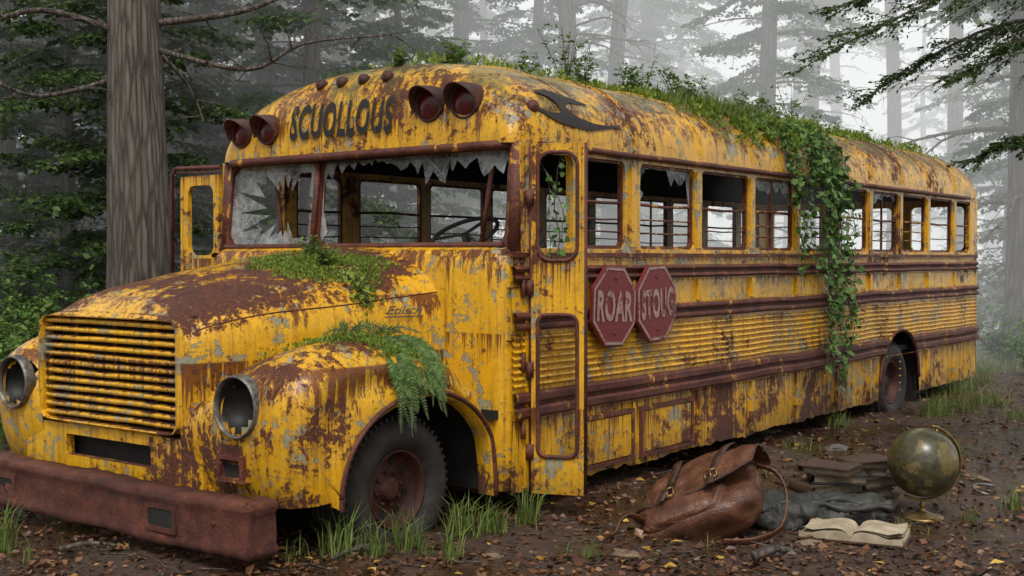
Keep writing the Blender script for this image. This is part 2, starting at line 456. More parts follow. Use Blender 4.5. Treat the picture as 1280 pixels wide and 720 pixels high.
def seat(x,y):
    b=MB(); rows=[]
    for k in range(9):
        a=k/8; z=1.02+a*.72; xx=x+.08*a
        rows.append([(xx+.05,y-.42,z),(xx-.02,y-.42,z),(xx-.045,y-.3,z),(xx-.045,y+.3,z),(xx-.02,y+.42,z),(xx+.05,y+.42,z),(xx+.06,y,z)])
    I=b.grid(rows,0,True,True); b.face(I[-1],0)
    b.box((x-.22,y,1.03),(.42,.84,.12),0)
    for yy in(-.35,.35): b.tube([(x-.35,y+yy,.68),(x-.35,y+yy,1.0)],.016,6,1); b.tube([(x,y+yy,.68),(x,y+yy,1.0)],.016,6,1)
    b.build('seat',[mSeat,mRust],bus)
for k in range(8):
    for y in(.55,2.5): seat(1.0+k*1.0,y)
CF=-.87
def cowl():
    b=MB(); out=[(-.66,.015)]
    r=.11
    for k in range(9):
        a=pi/2*k/8; out.append((CF+r-r*math.sin(a),.015+r-r*math.cos(a)))
    for k in range(1,12): out.append((CF-.03*math.sin(pi*k/12),.015+r+(W-.03-2*r)*k/12))
    for k in range(9):
        a=pi/2*k/8; out.append((CF+r-r*math.cos(a),W-.015-r+r*math.sin(a)))
    out.append((-.66,W-.015))
    rows=[]
    for z,ins in((.15,.02),(.3,0),(.6,0),(.9,0),(1.2,0),(1.45,0),(1.62,.0),(1.70,.012),(1.745,.035),(1.765,.07),(1.785,.18)):
        r_=[]
        for x,y in out:
            xx=min(-.66,x+ins); yy=y+(min(ins,.05) if y<YC else -min(ins,.05))
            r_.append((xx+.008*nz(y*3,z*3),yy+.010*nz(x*3,z*3,y),z+.02*nz(x*5,y*5)*(z<.2)))
        rows.append(r_)
    I=b.grid(rows,0,True)
    b.face(I[-1],0)
    b.box((-.63,-.004,.93),(.09,.03,1.55),0)
    for z in(1.50,1.0,.55): b.tube([(-.70,-.02,z-.06),(-.70,-.02,z+.06)],.018,8,1)
    for z in(1.15,1.5): b.box((-.76,.010,z),(.16,.016,.008),1)
    b.build('cowl',[mCowl,mRust],bus,'rust streaked yellow panel below the windscreen')
    d=MB(); d.box((-.50,YC,1.55),(.30,W-.3,.42),0); d.build('dashboard',[mDark],bus)
cowl()
def WT(y,z,d=0): return (-.745+(z-1.78)*.10+d,y,z)
def windshield():
    b=MB()
    T=lambda u,v,d:WT(u,v,d)
    b.plate(T,(.05,1.93,1.765,2.475),(.11,1.90,1.80,2.43),.07,.05,0)
    b.plate(T,(1.93,W-.05,1.765,2.475),(1.97,W-.11,1.80,2.43),.07,.05,0)
    b.tube([WT(1.935,1.78,-.02),WT(1.925,2.46,-.02)],.024,8,0)
    b.tube([(-.70,.055,1.74),(-.66,.055,2.48)],.055,10,1)
    b.tube([(-.70,W-.055,1.74),(-.66,W-.055,2.48)],.055,10,1)
    b.tube([WT(.40,1.80,.12),WT(.28,2.43,.05)],.018,6,0)
    b.tube([WT(2.42,1.80,.12),WT(2.58,2.43,.12)],.016,6,0)
    b.tube([WT(.1,1.785,-.02),WT(W-.1,1.785,-.02)],.022,8,0)
    b.build('windshield_frame',[mRust,mRustY],bus,'rusted two pane windscreen frame')
    g=MB()
    G=lambda u,v:WT(u,v,.025)
    shards(g,G,.12,1.9,1.80,2.43,.21,('t',),.25,.13); shards(g,G,.12,1.9,1.80,2.43,.11,('r','l'),.1)
    u0,u1,v0,v1=1.98,W-.11,1.80,2.43; cu,cv=2.30,2.06; n=44
    for k in range(n):
        a0=2*pi*k/n; a1=2*pi*(k+1)/n
        def edge(a):
            c,s=math.cos(a),math.sin(a); t=min(((u1-cu) if c>0 else (cu-u0))/max(abs(c),1e-6),((v1-cv) if s>0 else (cv-v0))/max(abs(s),1e-6)); return t,(cu+c*t,cv+s*t)
        def hole(kk):
            a=2*pi*(kk%n)/n; t,_=edge(a); rr=random.Random(kk%n); q=t*(.28+.5*rr.random() if kk%2 else .58+.36*rr.random())
            if math.cos(a)<-.3: q=max(q,t*.8)
            return (cu+math.cos(a)*q,cv+math.sin(a)*q)
        e0=edge(a0)[1]; e1=edge(a1)[1]; h0=hole(k); h1=hole(k+1)
        g.face(g.vs([G(*e0),G(*e1),G(*h1),G(*h0)]),0)
    g.build('broken_glass',[mGlass],bus,'jagged cracked remains of windscreen glass')
windshield()
def steering():
    b=MB(); c=Vector((-.42,.72,1.87)); ax=Vector((-.55,0,1)).normalized(); u=Vector((0,1,0)); w=ax.cross(u)
    ring=[c+(u*math.cos(a)+w*math.sin(a))*.25 for a in [2*pi*i/32 for i in range(33)]]
    b.tube(ring,.016,8,0,False)
    for a in(.3,2.6,4.5): b.tube([c,c+(u*math.cos(a)+w*math.sin(a))*.25],.012,6,0)
    b.tube([c,c-ax*.5],.03,8,0)
    b.build('steering_wheel',[mBlack],bus)
steering()
def door():
    e=empty('door',(-.62,-.03,0),None,None,parent=bus)
    p0=Vector((-.63,-.04,0)); p1=Vector((-.49,-.37,0)); L=(p1-p0).length; u=(p1-p0)/L; n=Vector((-u.y,u.x,0))
    T=lambda a,v,d: tuple(p0+u*a+n*(d-.02)+Vector((0,0,v)))
    b=MB()
    b.plate(T,(0,L,1.60,2.46),(.045,L-.045,1.68,2.40),.09,.04,0)
    b.plate(T,(0,L,.30,1.60),(.045,L-.045,.37,1.32),.06,.04,0)
    b.box(T(L/2,.21,.02),(L,.04,.18),0,Matrix.Rotation(math.atan2(u.y,u.x),3,'Z'))
    b.build('door_leaf',[mDoor],e,'narrow yellow folding door leaf standing open',True).matrix_parent_inverse=Matrix.Translation(Vector((.62,.03,0)))
    g=MB()
    def loop(a0,a1,z0,z1,r):
        pts=[]
        for cx,cz,s in((a0+r,z0+r,180),(a1-r,z0+r,270),(a1-r,z1-r,0),(a0+r,z1-r,90)):
            for i in range(6):
                t=math.radians(s+18*i); pts.append(Vector(T(cx+r*math.cos(t),cz+r*math.sin(t),-.002)))
        pts.append(pts[0]); g.tube(pts,.014,6,0,False)
    loop(.045,L-.045,1.68,2.40,.09); loop(.045,L-.045,.37,1.32,.06)
    g.tube([T(L,.13,.02),T(L,2.46,.02)],.02,8,0); g.tube([T(0,.13,.02),T(0,2.46,.02)],.02,8,0)
    for z in(.4,.95,1.5,2.1): g.tube([T(-.01,z-.05,.0),T(-.01,z+.05,.0)],.03,8,0)
    g.build('door_edge',[mRust],e,None,True).matrix_parent_inverse=Matrix.Translation(Vector((.62,.03,0)))
    b=MB(); T2=lambda a,v,d:(-.72+d,3.08+a,v)
    b.plate(T2,(0,.50,1.2,2.38),(.07,.40,1.72,2.30),.08,.04,0)
    b.box((-.70,3.33,.85),(.04,.5,.70),0)
    b.tube([(-.72,3.06,2.44),(-.74,3.60,2.45),(-.74,3.66,2.40),(-.74,3.67,1.3)],.017,8,1)
    b.tube([(-.72,3.06,2.40),(-.74,3.6,2.41)],.008,6,1)
    b.build('door',[mDoor,mRust],bus,'rusty yellow cab door standing open')
door()
def crom(P,n):
    out=[]
    P=[Vector(p) for p in P]; m=len(P)
    for i in range(m-1):
        a,b_,c,d=P[max(i-1,0)],P[i],P[i+1],P[min(i+2,m-1)]
        for k in range(n):
            t=k/n; out.append(.5*((2*b_)+(c-a)*t+(2*a-5*b_+4*c-d)*t*t+(3*b_-a-3*c+d)*t**3))
    out.append(P[-1]); return out
# hood
def hprof(x):
    t=max(0,(x+2.64)/1.72)
    return .97-.44*t**.9, 2.57+.32*t, 1.33+.15*(1-math.exp(-max(0,x+2.64)/.14))+.27*t**1.05
def hood_z(x,y):
    yn,yf,zt=hprof(x); yc=(yn+yf)/2;a=(yf-yn)/2; q=min(.999,abs((y-yc)/a)); return 1.10+(zt-1.10)*(1-q**3.3)**(1/3.3)+.022*math.exp(-((y-yc)/.06)**2)
def by(x): return hprof(x)[0]
def fz(x):
    pts=[(-2.67,.98),(-2.52,1.11),(-2.25,1.19),(-1.9,1.205),(-1.52,1.15),(-1.22,1.02),(-1.02,.81)]
    for i in range(6):
        if pts[i][0]<=x<=pts[i+1][0]:
            f=(x-pts[i][0])/(pts[i+1][0]-pts[i][0]); return pts[i][1]*(1-f)+pts[i+1][1]*f
    return .97
FO=.04; FR=.30
def fsurf(x,y):
    z=fz(x); y1=FO+FR
    if y<y1: z-= .186*(1-math.cos(math.asin(min(1,(y1-y)/FR))))
    else: z-=.26*((y-y1)/(1.04-y1))**1.6
    return z
def hood():
    b=MB(); rows=[]; N=40
    xs=[-2.64,-2.635,-2.62,-2.59,-2.54,-2.47,-2.38]+[-2.25+i*.1 for i in range(13)]+[-.95,-.84]
    for x in xs:
        yn,yf,zt=hprof(x); yc=(yn+yf)/2; a=(yf-yn)/2; r=[]
        zb=.80
        r.append((x,yn+.02,zb)); r.append((x,yn,1.0))
        for i in range(N+1):
            t=pi*i/N; c=math.cos(t); s=math.sin(t)
            y=yc-a*sp(c,2/3.3); z=1.10+(zt-1.10)*sp(s,2/3.3)
            ridge=.022*math.exp(-((y-yc)/.06)**2)
            r.append((x,y,z+ridge+.014*nz(x*2,y*2,1)+.005*nz(x*6,y*6,1)))
        r.append((x,yf,zb)); rows.append(r)
    b.grid(rows,0,True)
    for f in(.14,.86):
        pts=[]
        for r in rows[3:]:
            pts.append(Vector(r[2+int(N*f)])+Vector((0,0,.001)))
        b.tube(pts,.005,5,1,False)
    # dark joint between hood side and fender
    b.tube([(x,by(x)-.012,fsurf(x,by(x))+.006) for x in [-2.5+.1*i for i in range(16)]],.014,6,2,False)
    b.build('hood',[mFront,mRust,mBlack],bus,'rusted yellow engine hood with a moss patch on top')
hood()
GY0,GY1=1.07,2.47; GC=(GY0+GY1)/2
def front():
    b=MB(); T=lambda u,v,d:(-2.66+d,u,v)
    cz=.985
    def se(hy,hz,n,d):
        out=[]
        for k in range(96):
            a=2*pi*k/96; c,s=math.cos(a),math.sin(a); r=(abs(c/hy)**n+abs(s/hz)**n)**(-1/n)
            out.append(T(GC+r*c,cz+r*s,d))
        return out
    b.grid([se(.80,.375,5,.05),se(.80,.375,5,.02),se(.79,.367,5,.0),se(.74,.350,10,-.012),se(.725,.342,18,-.03),se(.705,.335,26,-.025),se(.70,.333,30,.06)],0,False,True)
    b.plate(T,(.84,2.70,.30,.62),(1.34,2.24,.42,.555),.02,.06,0)
    b.box((-2.54,GC,.85),(.03,1.44,1.0),1)
    b.box((-2.60,.92,.62),(.03,.22,.60),0)
    b.box((-2.60,2.60,.62),(.03,.24,.60),0)
    b.build('front_panel',[mFront,mDark],bus)
    g=MB()
    for k in range(12):
        z=.690+k*.0545; dz=R(-.004,.004)
        rows=[]
        for (dx,dh) in((.02,-.014),(-.012,-.016),(-.020,-.008),(-.020,.006),(-.010,.013),(.025,.016)):
            rows.append([(-2.645+dx+.004*nz(y*5,k),y,z+dh+dz*math.sin(y*3+k)+.004*nz(y*3,k,5)) for y in [GY0+.003+(GY1-GY0-.006)*j/14 for j in range(15)]])
        g.grid(rows,0,True)
    for y in(GC-.42,GC,GC+.42): g.box((-2.60,y,.985),(.02,.03,.66),1)
    g.build('grille',[mFront,mRust],bus,'slatted yellow radiator grille')
front()
HL=[(.49,.86),(2.78,.86)]
def fender(yo,yi,lab):
    s=1 if yi>yo else -1
    C=crom([(-2.60,.30,0),(-2.67,.50,0),(-2.70,.76,0),(-2.67,.98,0),(-2.52,1.11,0),(-2.25,1.19,0),(-1.9,1.205,0),(-1.52,1.15,0),(-1.22,1.02,0),(-1.02,.81,0),(-.91,.50,0),(-.86,.12,0)],6)
    cen=Vector((-1.68,.45,0)); n=len(C)
    AR=[]
    for i in range(n):
        f=i/(n-1)
        if f<.12: AR.append(Vector((-2.36+.02*f,.27+.1*f/.12,0)))
        else:
            a=pi*(1-(f-.12)/.88); AR.append(Vector((-1.66+.70*math.cos(a),.34+.545*math.sin(a)-(.2*max(0,(f-.9)/.1)),0)))
    Rr=FR; b=MB(); rows=[]
    def row(pts,y): return [(p.x+.008*nz(p.x*3,p.y*3,y),y+s*.012*nz(p.x*3,p.y*3,y),p.y+.009*nz(p.x*4,y*4)) for p in pts]
    for k in range(13):
        f=k/12; y=yi+(yo+s*Rr-yi)*f
        rows.append(row([Vector((p.x+ .03*(1-f)**2*(p.x<-2.4),p.y-.26*(1-f)**1.6*min(1,max(0,(p.y-.45)/.6)),0)) for p in C],y))
    for k in range(1,11):
        a=pi/2*k/10
        ins=Rr*(1-math.cos(a)); y=yo+s*Rr*(1-math.sin(a))
        rows.append(row([p+(cen-p).normalized()*ins*.62*(1 if p.x<-1.1 else .6) for p in C],y))
    inner=[p+(cen-p).normalized()*Rr*.62*(1 if p.x<-1.1 else .6) for p in C]
    for k in range(1,7):
        f=k/6
        rows.append(row([inner[i].lerp(AR[i],f) for i in range(n)],yo+ (s*-.03*f*f if k>3 else s*.012*math.sin(pi*f))))
    rows.append(row([p*1.0+(cen-p).normalized()*.03 for p in AR],yo-s*.025))
    rows.append(row([p*1.0+(cen-p).normalized()*.03 for p in AR],yo+s*.09))
    b.grid(rows,0,True)
    keep=[]
    for fi,f in enumerate(b.f):
        c=sum((Vector(b.v[i]) for i in f),Vector())/len(f)
        if c.x<-2.45 and any(math.hypot(c.y-hy,c.z-hz)<.143 for hy,hz in HL): continue
        keep.append(fi)
    b.f=[b.f[i] for i in keep]; b.m=[b.m[i] for i in keep]; b.s=[b.s[i] for i in keep]
    b.tube([Vector((p.x,yo-s*.032,p.y)) for p in AR],.016,8,1)
    b.grid([[(p.x,yo+s*.05,p.y+.03) for p in AR],[(p.x,yo+s*.75,p.y+.03) for p in AR]],2,True)
    b.box((-1.62,yo+s*.80,.45),(1.4,.02,.80),2)
    b.build('fender',[mFront,mRust,mDark],bus,lab)
fender(FO,1.04,'rounded yellow front fender with rusted top and moss')
fender(3.16,2.50,None)
def headlight(y,z,r):
    e=empty('headlight',(-2.715,y,z),None,None,parent=bus)
    o=(-2.715,y,z); ax=(-1,0,0)
    b=MB(); b.lathe([(r+.010,-.06),(r+.009,-.01),(r+.006,.010),(r-.001,.015),(r-.007,.008),(r-.010,-.02)],o,ax,44,0)
    x=b.build('bezel',[mChrome],e,'dull weathered metal ring',True); x.matrix_parent_inverse=Matrix.Translation(-e.location)
    b=MB(); b.lathe([(r-.006,-.01),(r-.014,-.02),(r-.02,-.05),(r-.04,-.10),(r-.08,-.14),(.04,-.16),(.001,-.16)],o,ax,44,0)
    b.lathe([(.022,-.16),(.024,-.13),(.012,-.12),(.001,-.12)],o,ax,14,1)
    x=b.build('reflector',[mBowl,mDark],e,None,True); x.matrix_parent_inverse=Matrix.Translation(-e.location)
for hy,hz in HL: headlight(hy,hz,.172)
def misc_front():
    b=MB(); b.plate(lambda u,v,d:(-2.71+d,u,v),(.44,.66,.43,.58),(.465,.635,.452,.557),.01,.06,0)
    b.box((-2.665,.55,.505),(.02,.17,.105),1); b.build('turn_signal',[mRustY,mDark],bus)
    P=crom([(-2.72,.165,0),(-2.86,.172,0),(-2.910,.20,0),(-2.925,.5,0),(-2.93,1.0,0),(-2.935,1.65,0),(-2.93,2.4,0),(-2.915,2.95,0),(-2.87,3.12,0),(-2.72,3.16,0)],14)
    prof=[(.06,.07),(.0,.073),(-.022,.085),(-.03,.12),(-.014,.15),(-.014,.20),(-.014,.25),(-.014,.31),(-.03,.34),(-.022,.372),(.0,.382),(.12,.385),(.12,.36),(.02,.35),(.02,.10),(.06,.09)]
    rows=[]
    for i,p in enumerate(P):
        t=(P[min(i+1,len(P)-1)]-P[max(i-1,0)]).normalized(); n=Vector((t.y,-t.x,0))
        rows.append([p+n*d+Vector((0,0,z+.012*nz(p.y*1.5,z*3)+.010*nz(p.y*9,z*9)+.02*(p.y/3)))+n*(.016*nz(p.y*3,z*5,2)+.012*nz(p.y*12,z*12,2)) for d,z in prof])
    b=MB(); I=b.grid(rows,0,True,True); b.face(I[0],0); b.face(list(reversed(I[-1])),0)
    for y in(.86,2.5):
        b.plate(lambda u,v,d:(-2.955+d,u,v),(y-.14,y+.14,.15,.31),(y-.11,y+.11,.18,.28),.02,.04,0)
        b.box((-2.94,y,.23),(.02,.23,.11),1)
    for y in(.4,1.3,1.9,3.0):
        b.lathe([(.0,.022),(.016,.018),(.02,0)],(-2.93,y,.26),(-1,0,0),8,0)
    for y in (1.0,2.7): b.box((-2.75,y,.24),(.25,.08,.14),0)
    b.build('bumper',[rusty('bumper_rust',.95,0,.03,7,85),mDark],bus,'heavy pitted rust-red steel bumper')
misc_front()
def wheel(x,y,s,z=.37,r=.46):
    e=empty('wheel',(x,y,z),None,None,parent=bus)
    b=MB(); pr=[(.235,.02),(.26,-.02),(.31,-.05),(.37,-.055),(.42,-.03),(r-.008,.015),(r,.05)]
    for k in range(5):
        h=.05+k*.044; pr+=[(r,h),(r,h+.032),(r-.016,h+.034),(r-.016,h+.042)]
    pr+=[(r,.28),(r-.02,.31),(.38,.33),(.27,.30)]
    b.lathe(pr,(x,y,z),(0,s,0),64,0)
    for k in range(56):
        a=2*pi*k/56
        b.box((x+math.cos(a)*(r-.004),y+s*.015,z+math.sin(a)*(r-.004)),(.028,.05,.02),0,Matrix.Rotation(-a,3,'Y'))
    o=b.build('tyre',[mTyre],e,None,True); o.matrix_parent_inverse=Matrix.Translation(-e.location)
    b=MB(); b.lathe([(.245,.02),(.243,-.012),(.232,-.012),(.225,.05),(.205,.085),(.15,.095),(.12,.085),(.075,.08),(.07,.05),(.055,.042),(.001,.044)],(x,y,z),(0,s,0),44,0)
    for k in range(8):
        a=2*pi*k/8+.2
        b.lathe([(.014,.085),(.014,.06),(.001,.058)],(x+.105*math.cos(a),y,z+.105*math.sin(a)),(0,s,0),6,0)
        b.lathe([(.026,.088),(.001,.0875)],(x+.175*math.cos(a+.35),y,z+.175*math.sin(a+.35)),(0,s,0),12,1)
    o=b.build('rim',[mRim,mDark],e,'dirty rusted steel rim',True); o.matrix_parent_inverse=Matrix.Translation(-e.location)
wheel(-1.74,.16,1,.285,.45); wheel(6.36,.07,1,.29,.45); wheel(-1.72,2.98,-1); wheel(6.36,W-.05,-1)
def conform(mesh_tris,fn,name,mats,parent,label,thick=.0):
    bm=bmesh.new()
    for poly in mesh_tris:
        bm.faces.new([bm.verts.new((p[0],p[1],0)) for p in poly])
    bmesh.ops.triangulate(bm,faces=bm.faces[:])
    for _ in range(4):
        ee=[e for e in bm.edges if e.calc_length()>.05]
        if not ee: break
        bmesh.ops.subdivide_edges(bm,edges=ee,cuts=1); bmesh.ops.triangulate(bm,faces=bm.faces[:])
    for v in bm.verts: v.co=fn(v.co.x,v.co.y)
    me=bpy.data.meshes.new(name); bm.to_mesh(me); bm.free()
    for m in mats: me.materials.append(m)
    return mkobj(name,me,parent,label)
def textpolys(txt,width,height,off=.0,space=1.,shear=0):
    cu=bpy.data.curves.new('t','FONT'); cu.body=txt; cu.size=1; cu.offset=off; cu.space_character=space; cu.resolution_u=3; cu.shear=shear
    o=bpy.data.objects.new('t',cu); COL.objects.link(o)
    dg=bpy.context.evaluated_depsgraph_get(); me=bpy.data.meshes.new_from_object(o.evaluated_get(dg))
    bpy.data.objects.remove(o); V=[v.co for v in me.vertices]
    x0=min(v.x for v in V);x1=max(v.x for v in V);y0=min(v.y for v in V);y1=max(v.y for v in V)
    return [[((V[i].x-x0)/(x1-x0)*width,(V[i].y-y0)/(y1-y0)*height) for i in f.vertices] for f in me.polygons]
def fn(a,b_):
    y=2.18-a; z=2.595+b_
    return Vector((cap_x(y,z-.008)-.018,y,z))
conform(textpolys('SCUOLLOUS',1.07,.275,.034,1.12),fn,'lettering',[mLetter],bus,'black block letters reading SCUOLLOUS')
em=crom([(x,y,0) for x,y in [(686,121),(702,120),(724,125),(746,131),(722,133),(713,139),(724,150),(748,155),(778,153),(740,163),(706,162),(686,152),(672,134),(688,147),(703,148),(703,137),(698,129),(686,121)]],3)[:-1]
def fe(a,b_):
    t=roof_t(b_); return roofp(a,t,.010)
conform([[((p.x-725)*.0102,2.735-(p.y-143)*.0059) for p in em]],fe,'emblem',[mBlack],bus,'black pointed swoosh emblem')
mBadge=simple('badge_metal',(.05,.05,.048),(.24,.24,.23),40,.4,.5)
conform(textpolys('Etilsch',.28,.056,.014,.95,.4),lambda a,b_:Vector((-1.35+a,by(-1.35+a)-.016,1.325+b_)),'badge',[mBadge],bus,'small tarnished metal script badge')
b=MB(); b.grid([[(x,by(x)-.012,z) for x in (-1.36,-1.25,-1.15,-1.06)] for z in(1.306,1.314)],0,False); b.build('badge_bar',[mBadge],bus)
mLamp=rusty('lamp_rust',.42); mVisor=rusty('visor_rust',.5)
def lights():
    for y,z,r in((.77,2.775,.13),(.46,2.775,.13),(2.76,2.69,.12),(2.44,2.70,.12)):
        x=cap_x(y,z); e=empty('warning_light',(x,y,z),None,None,parent=bus)
        b=MB(); b.lathe([(r*.95,-.10),(r,.02),(r*.96,.035),(r*.86,.035),(r*.82,.02)],(x,y,z),(-1,0,0),28,0)
        b.lathe([(r*.83,.022),(r*.6,.038),(r*.3,.046),(.001,.048)],(x,y,z),(-1,0,0),28,1)
        o=b.build('lamp',[mLamp,mLens],e,None,True); o.matrix_parent_inverse=Matrix.Translation(-e.location)
        b=MB(); rows=[]
        for k in range(15):
            a=math.radians(-20+220*k/14)
            L=.05+.10*max(0,math.sin(a))
            c,s_=math.cos(a),math.sin(a)
            rows.append([(x-.01,y+c*r,z+s_*r),(x-.01-L,y+c*r*1.04,z+s_*r*1.04-.02),(x-.01-L,y+c*r*.98,z+s_*r*.98-.02),(x-.01,y+c*r*.94,z+s_*r*.94)])
        b.grid(rows,0,True); o=b.build('visor',[mVisor],e,None,True); o.matrix_parent_inverse=Matrix.Translation(-e.location)
    for y in(1.98,1.75,1.52,1.28):
        z=3.02; x=cap_x(y,z); b=MB(); b.lathe([(.05,-.03),(.048,.02),(.03,.045),(.001,.05)],(x,y,z),(-1,0,.5),14,0); b.build('marker_light',[mVisor],bus)
    p=roofp(-.50,.33); b=MB(); b.lathe([(.045,-.02),(.045,.02),(.02,.04),(.001,.045)],p,(-.5,-1,.1),14,0); b.build('marker_light',[mRust],bus)
lights()
def signmat(n,c1,c2,rr=.56):
    M=Mat(n); a=M.noise(M.pos,7,8,.7,.3); f=M.noise(M.pos,34,6,.78); st=M.noise(M.scale(M.pos,(16,16,1.5)),1,6,.6)
    c=M.mix(M.mr(f,.35,.65),c1,c2); c=M.mix(M.mr(M.math('ADD',M.math('MULTIPLY',a,.3),M.math('ADD',M.math('MULTIPLY',st,.25),M.math('MULTIPLY',f,.45))),rr,rr+.02),c,M.ramp(f,[(.3,(.05,.010,.008)),(.7,(.17,.03,.018))]))
    M.bump(a,.4,.005); return M.fin(c,.5)
mSRed=signmat('sign_red',(.12,.010,.012),(.24,.028,.026),.57); mSWh=signmat('sign_white',(.30,.17,.145),(.50,.35,.30),.515)
def stopsign(x,z,txt,tilt):
    e=empty('stop_sign',(x,-.08,z),'faded red octagonal sign reading '+txt,None,parent=bus)
    Rm=Matrix.Rotation(tilt,3,'Y')
    def ring(r,y): return [Vector((x,y,z))+Rm@Vector((r*math.cos(pi/8+k*pi/4),0,r*math.sin(pi/8+k*pi/4))) for k in range(8)]
    b=MB(); rows=[ring(.30,-.06),ring(.318,-.062),ring(.318,-.085),ring(.312,-.088)]; I=b.grid(rows,0,False,True); b.face(I[0],0)
    b.grid([ring(.312,-.088),ring(.304,-.090)],2,False,True)
    b.grid([ring(.304,-.090),ring(.284,-.090)],1,False,True)
    I=b.grid([ring(.284,-.090),ring(.275,-.088)],0,False,True); b.face(I[-1],0)
    b.box((x,-.045,z),(.12,.07,.14),2)
    for dz in(-.2,.2): b.lathe([(.012,0),(.010,.008),(.001,.01)],Vector((x,-.089,z))+Rm@Vector((0,0,dz)),(0,-1,0),8,2)
    o=b.build('sign_plate',[mSRed,mSWh,mRust],e,None,True); o.matrix_parent_inverse=Matrix.Translation(-e.location)
    def f(a,c): return Vector((x,-.0925,z))+Rm@Vector((a-.24+.004*nz(a*14,c*14),0,c-.115+.006*nz(a*9,c*9,4)))
    o=conform(textpolys(txt,.48,.23,.038,1.08),f,'lettering',[mSWh],None,'worn pale letters reading '+txt)
    o.parent=e; o.matrix_parent_inverse=Matrix.Translation(-e.location)
stopsign(.325,1.345,'ROAR',.05); stopsign(.93,1.35,'STOUG',-.04)

# ------------------------------------------------------------ vegetation helpers
def quads_obj(name,V,F,mat,parent=None,local=True):
    me=bpy.data.meshes.new(name); me.from_pydata(V.tolist() if hasattr(V,'tolist') else V,[],F.tolist() if hasattr(F,'tolist') else F)
    me.materials.append(mat); return mkobj(name,me,parent,None,local)
def norm(a): return a/np.maximum(np.linalg.norm(a,axis=1,keepdims=True),1e-6)
def leaves(P,D,ln,wd,rnd=.5):
    n=len(P); d=norm(D)*np.reshape(ln,(-1,1))
    up=np.tile([0,0,1.],(n,1))+rng.normal(0,rnd,(n,3)); w=norm(np.cross(D,up))*np.reshape(wd,(-1,1))
    nn=norm(np.cross(w,d))*np.reshape(ln,(-1,1))*.10
    V=np.stack([P,P+d*.45+w+nn,P+d,P+d*.45-w+nn],1).reshape(-1,3)
    F=np.arange(n*4).reshape(-1,4); return V,F
def on_twigs(P0,P1,nl,leaf,asp=.3,spread=.8):
    M_=len(P0); s=np.tile((np.arange(nl)+.5)/nl,(M_,1))+rng.uniform(-.03,.03,(M_,nl))
    P=P0[:,None,:]+(P1-P0)[:,None,:]*s[:,:,None]; P=P.reshape(-1,3)
    T=np.repeat(norm(P1-P0),nl,0); side=norm(np.cross(T,np.tile([0,0,1.],(len(T),1))+rng.normal(0,.25,(len(T),3))))
    sg=np.tile(np.where(np.arange(nl)%2,1,-1),M_)[:,None]
    D=T*.55+side*sg*spread+rng.normal(0,.18,P.shape); D[:,2]-=.15
    ln=leaf*rng.uniform(.6,1.3,len(P)); return leaves(P,D,ln,ln*asp)
def blades(P,h,w,lean,dirs=None):
    n=len(P); a=rng.uniform(0,2*pi,n); ld=np.stack([np.cos(a),np.sin(a),np.zeros(n)],1)
    if dirs is not None: ld=norm(ld*.6+dirs)
    sd=np.stack([-np.sin(a+.5),np.cos(a+.5),np.zeros(n)],1)
    h=np.reshape(h,(-1,1)); w=np.reshape(w,(-1,1)); lean=np.reshape(lean,(-1,1))
    up=np.array([[0,0,1.]])
    m=P+up*h*.6+ld*h*lean*.3; t=P+up*h*(1-.25*lean)+ld*h*lean
    V=np.stack([P-sd*w,P+sd*w,m+sd*w*.7,m-sd*w*.7,t],1).reshape(-1,3)
    b=np.arange(n)[:,None]*5
    F=[tuple(x) for x in (b+np.array([[0,1,2,3]])).tolist()]+[tuple(x) for x in (b+np.array([[3,2,4]])).tolist()]
    return V,F
